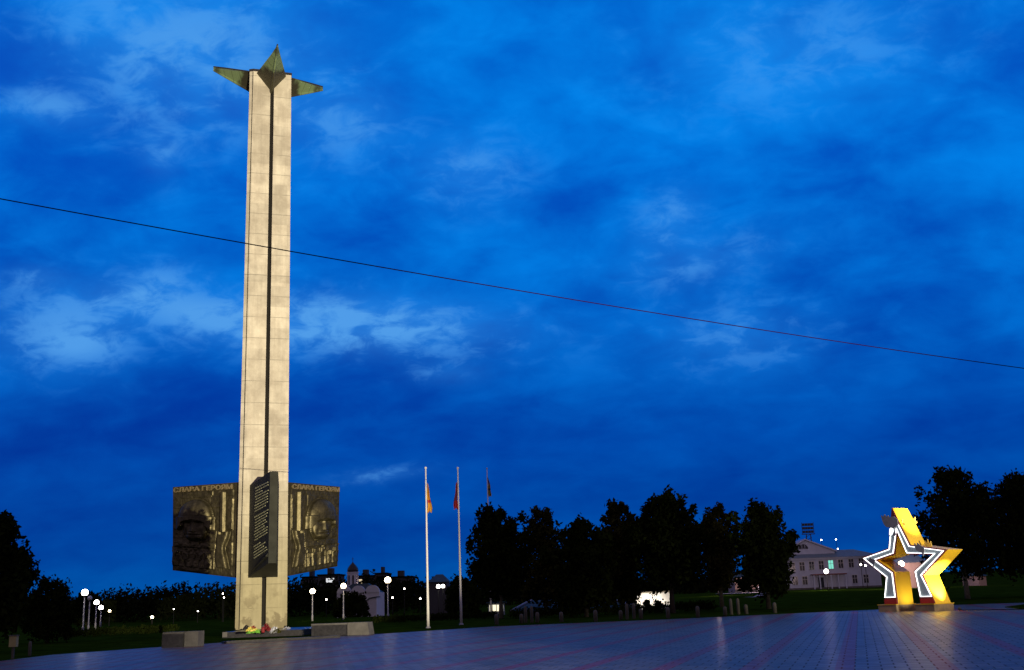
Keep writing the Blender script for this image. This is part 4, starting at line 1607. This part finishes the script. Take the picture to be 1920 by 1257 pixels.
dove1 = [Z2(*p) for p in ((300, 200), (325, 215), (335, 190), (355, 215), (375, 200), (385, 220), (430, 210), (470, 245), (475, 300), (450, 320), (430, 335), (410, 330), (385, 325), (355, 320), (330, 290), (315, 255))]
leaf_plate(dove1, -.17, -.11, 'bird_plate', M_dove)
torch = [Z2(*p) for p in ((388, 335), (418, 332), (425, 365), (410, 405), (385, 400))]
leaf_plate(torch, -.16, -.108, 'torch_glass', mat('torch_glow', (.6, .6, .6), .4, .1, emit=(.9, 1.0, 1.0), estr=1.6))
cup = [Z2(*p) for p in ((380, 404), (412, 408), (440, 345), (452, 400), (440, 412), (378, 412))]
leaf_plate(cup, -.155, -.106, 'torch_holder', M_dove)
dove2 = [Z2(*p) for p in ((640, 485), (668, 510), (672, 480), (700, 505), (740, 530), (748, 565), (738, 590), (736, 618), (726, 612), (722, 585), (690, 572), (665, 560), (650, 530))]
leaf_plate(dove2, -.17, -.11, 'bird_plate', M_dove)
dove3 = [Z2(*p) for p in ((158, 640), (178, 655), (190, 632), (215, 650), (240, 652), (240, 690), (228, 715), (222, 735), (215, 700), (185, 680), (165, 668))]
leaf_plate(dove3, -.17, -.11, 'bird_plate', M_dove)
back = [(2.9, 3.66), (2.98, 3.92), (3.07, 3.74), (3.16, 3.98), (3.24, 3.74), (3.36, 3.86), (3.4, 3.58)]
leaf_plate(back, DEP * .55, DEP * .55 + .05, 'bird_plate', M_dovey)
back = [(1.86, 5.1), (2.06, 5.20), (2.02, 5.02), (2.24, 4.92), (2.1, 4.82), (2.14, 4.62), (1.95, 4.9)]
leaf_plate(back, DEP * .15, DEP * .15 + .05, 'bird_plate', M_dovey)
back = [(1.86, 5.2), (2.06, 5.34), (2.02, 5.14), (2.16, 5.02), (1.98, 4.9)]
leaf_plate(back, DEP, DEP + .05, 'bird_plate', M_dovey)


def sw(u, d, z):
    return S0 + SU * u - SN * d + Vector((0, 0, z))


p = sw(4.7, .75, .14)
floodlight('small ground floodlight at the right end of the star plinth', p, sw(3.45, .7, 1.75), 2600, radians(62), .7, (1, .97, .90), .10, 'floodlights of the star', .06)
p = sw(2.45, .95, .10)  # no fixture seen here; added to brighten the inner faces
floodlight('small added ground floodlight between the two legs of the star', p, sw(1.28, .75, 2.0), 150, radians(120), .8, (1, .90, .66), .07, 'floodlights of the star', .08)
p = sw(12.5, -1.2, 4.2)  # unseen wash light added to brighten the yellow faces
floodlight('added floodlight on a post right of the star, out of the picture', p, sw(2.4, .7, 3.2), 5000, radians(48), .8, (1, .90, .66), .14, 'floodlights of the star', .1)
p = sw(12.5, -.8, 4.6)
floodlight('second floodlight on the post right of the star, aimed at its top', p, sw(1.95, 1.0, 5.3), 26000, radians(13), 1.0, (1, .98, .92), .12, 'floodlights of the star', .1)
pp = sw(12.5, -1.0, 0)  # unseen post added to carry the two floodlights
tag(MB().tube([(pp.x, pp.y, 0), (pp.x, pp.y, 4.6)], .05, 8).build('lamp_post', M_lamppole), 'added unseen grey post right of the star carrying two floodlights', 'post')
# cable of the plinth floodlight
cb_ = MB().tube([sw(4.7, .75, .02), sw(6.5, .9, .02), gp(1860, 1143.5, .02), gp(1925, 1142.5, .02)], .025, 6)
tag(cb_.build('power_cable', M_rubber, None, True), 'thin dark power cable lying on the paving right of the star plinth', 'cable')

# lawn patch right of the star
_a, _b = gp(1884, 1139.5), gp(1990, 1133)
MBp = MB().prism([(_a.x, _a.y), (gp(1930, 1144).x, gp(1930, 1144).y), (gp(2020, 1142).x, gp(2020, 1142).y), (gp(1990, 1133).x, gp(1990, 1133).y), (gp(1925, 1134).x, gp(1925, 1134).y)], lambda u, v, d: (u, v, d), -.02, .05)
tag(MBp.build('lawn', M_grass), kind='structure')

# ------------------------------------------------------------------ wire across the sky
W0, W1 = at(0, 373, 16.0), at(1920, 691, 24.0)
mid = at(960, 540.5, 19.2)
dv = W1 - W0
pts = []
# parabola through the three points, continued on both sides
tm = (mid - W0).dot(dv) / dv.dot(dv)
sag = (W0 + dv * tm - mid).z / (tm * (1 - tm))
for i in range(-40, 141):
    f = i / 60.0
    q_ = W0 + dv * f
    q_.z -= sag * f * (1 - f)
    pts.append(q_)
tag(MB().tube(pts, .009, 6).build('overhead_wire', mat('purple_wire', (.010, .003, .035), .9, .1, spec=0.0), None, True), 'thin dark overhead wire crossing the sky and the obelisk shaft', 'wire')

# ------------------------------------------------------------------ floodlight of the monument, behind the camera
bt = BETA + radians(2.0)
LP = Vector((OX + 120 * cos(bt), OY + 120 * sin(bt), 3.0))
floodlight('floodlight behind the photographer that lights the obelisk', LP, (OX - .3, OY, 17.5), 8.0e5, radians(19.5), .12, (1.0, .85, .58), .25, None, .035, (2.75, 5.3))
# young tree whose crown shades the left plaque
tgt = Vector((OX, OY, 0)) + Vector((cos(BETA - radians(120)), sin(BETA - radians(120)), 0)) * 4.6
cp = LP + (tgt - LP) * .4
t = thing('young_tree', 'young tree behind the photographer that shades the left plaque', 'tree', (cp.x - .22, cp.y, terrain(cp.x, cp.y) + .02))
MB().tube([(0, 0, 0), (.03, 0, 1.5), (0, 0, 4.2)], [.07, .05, .02], 8).build('trunk', M_trunk, t, True)
link('crown', leaves_mesh('crown', [(-.38, 0, 3.35, .85, .6, .95), (-.05, 0, 3.3, .55, .5, .80), (.16, 0, 4.22, .44, .5, .50), (-.25, 0, 4.2, .5, .4, .38), (.24, 0, 3.85, .40, .4, .45), (.16, 0, 3.15, .38, .5, .60), (-.9, 0, 3.4, .6, .5, .8), (-.75, 0, 2.95, .7, .5, .7)], 19000, .07, 77, M_leaf), t)
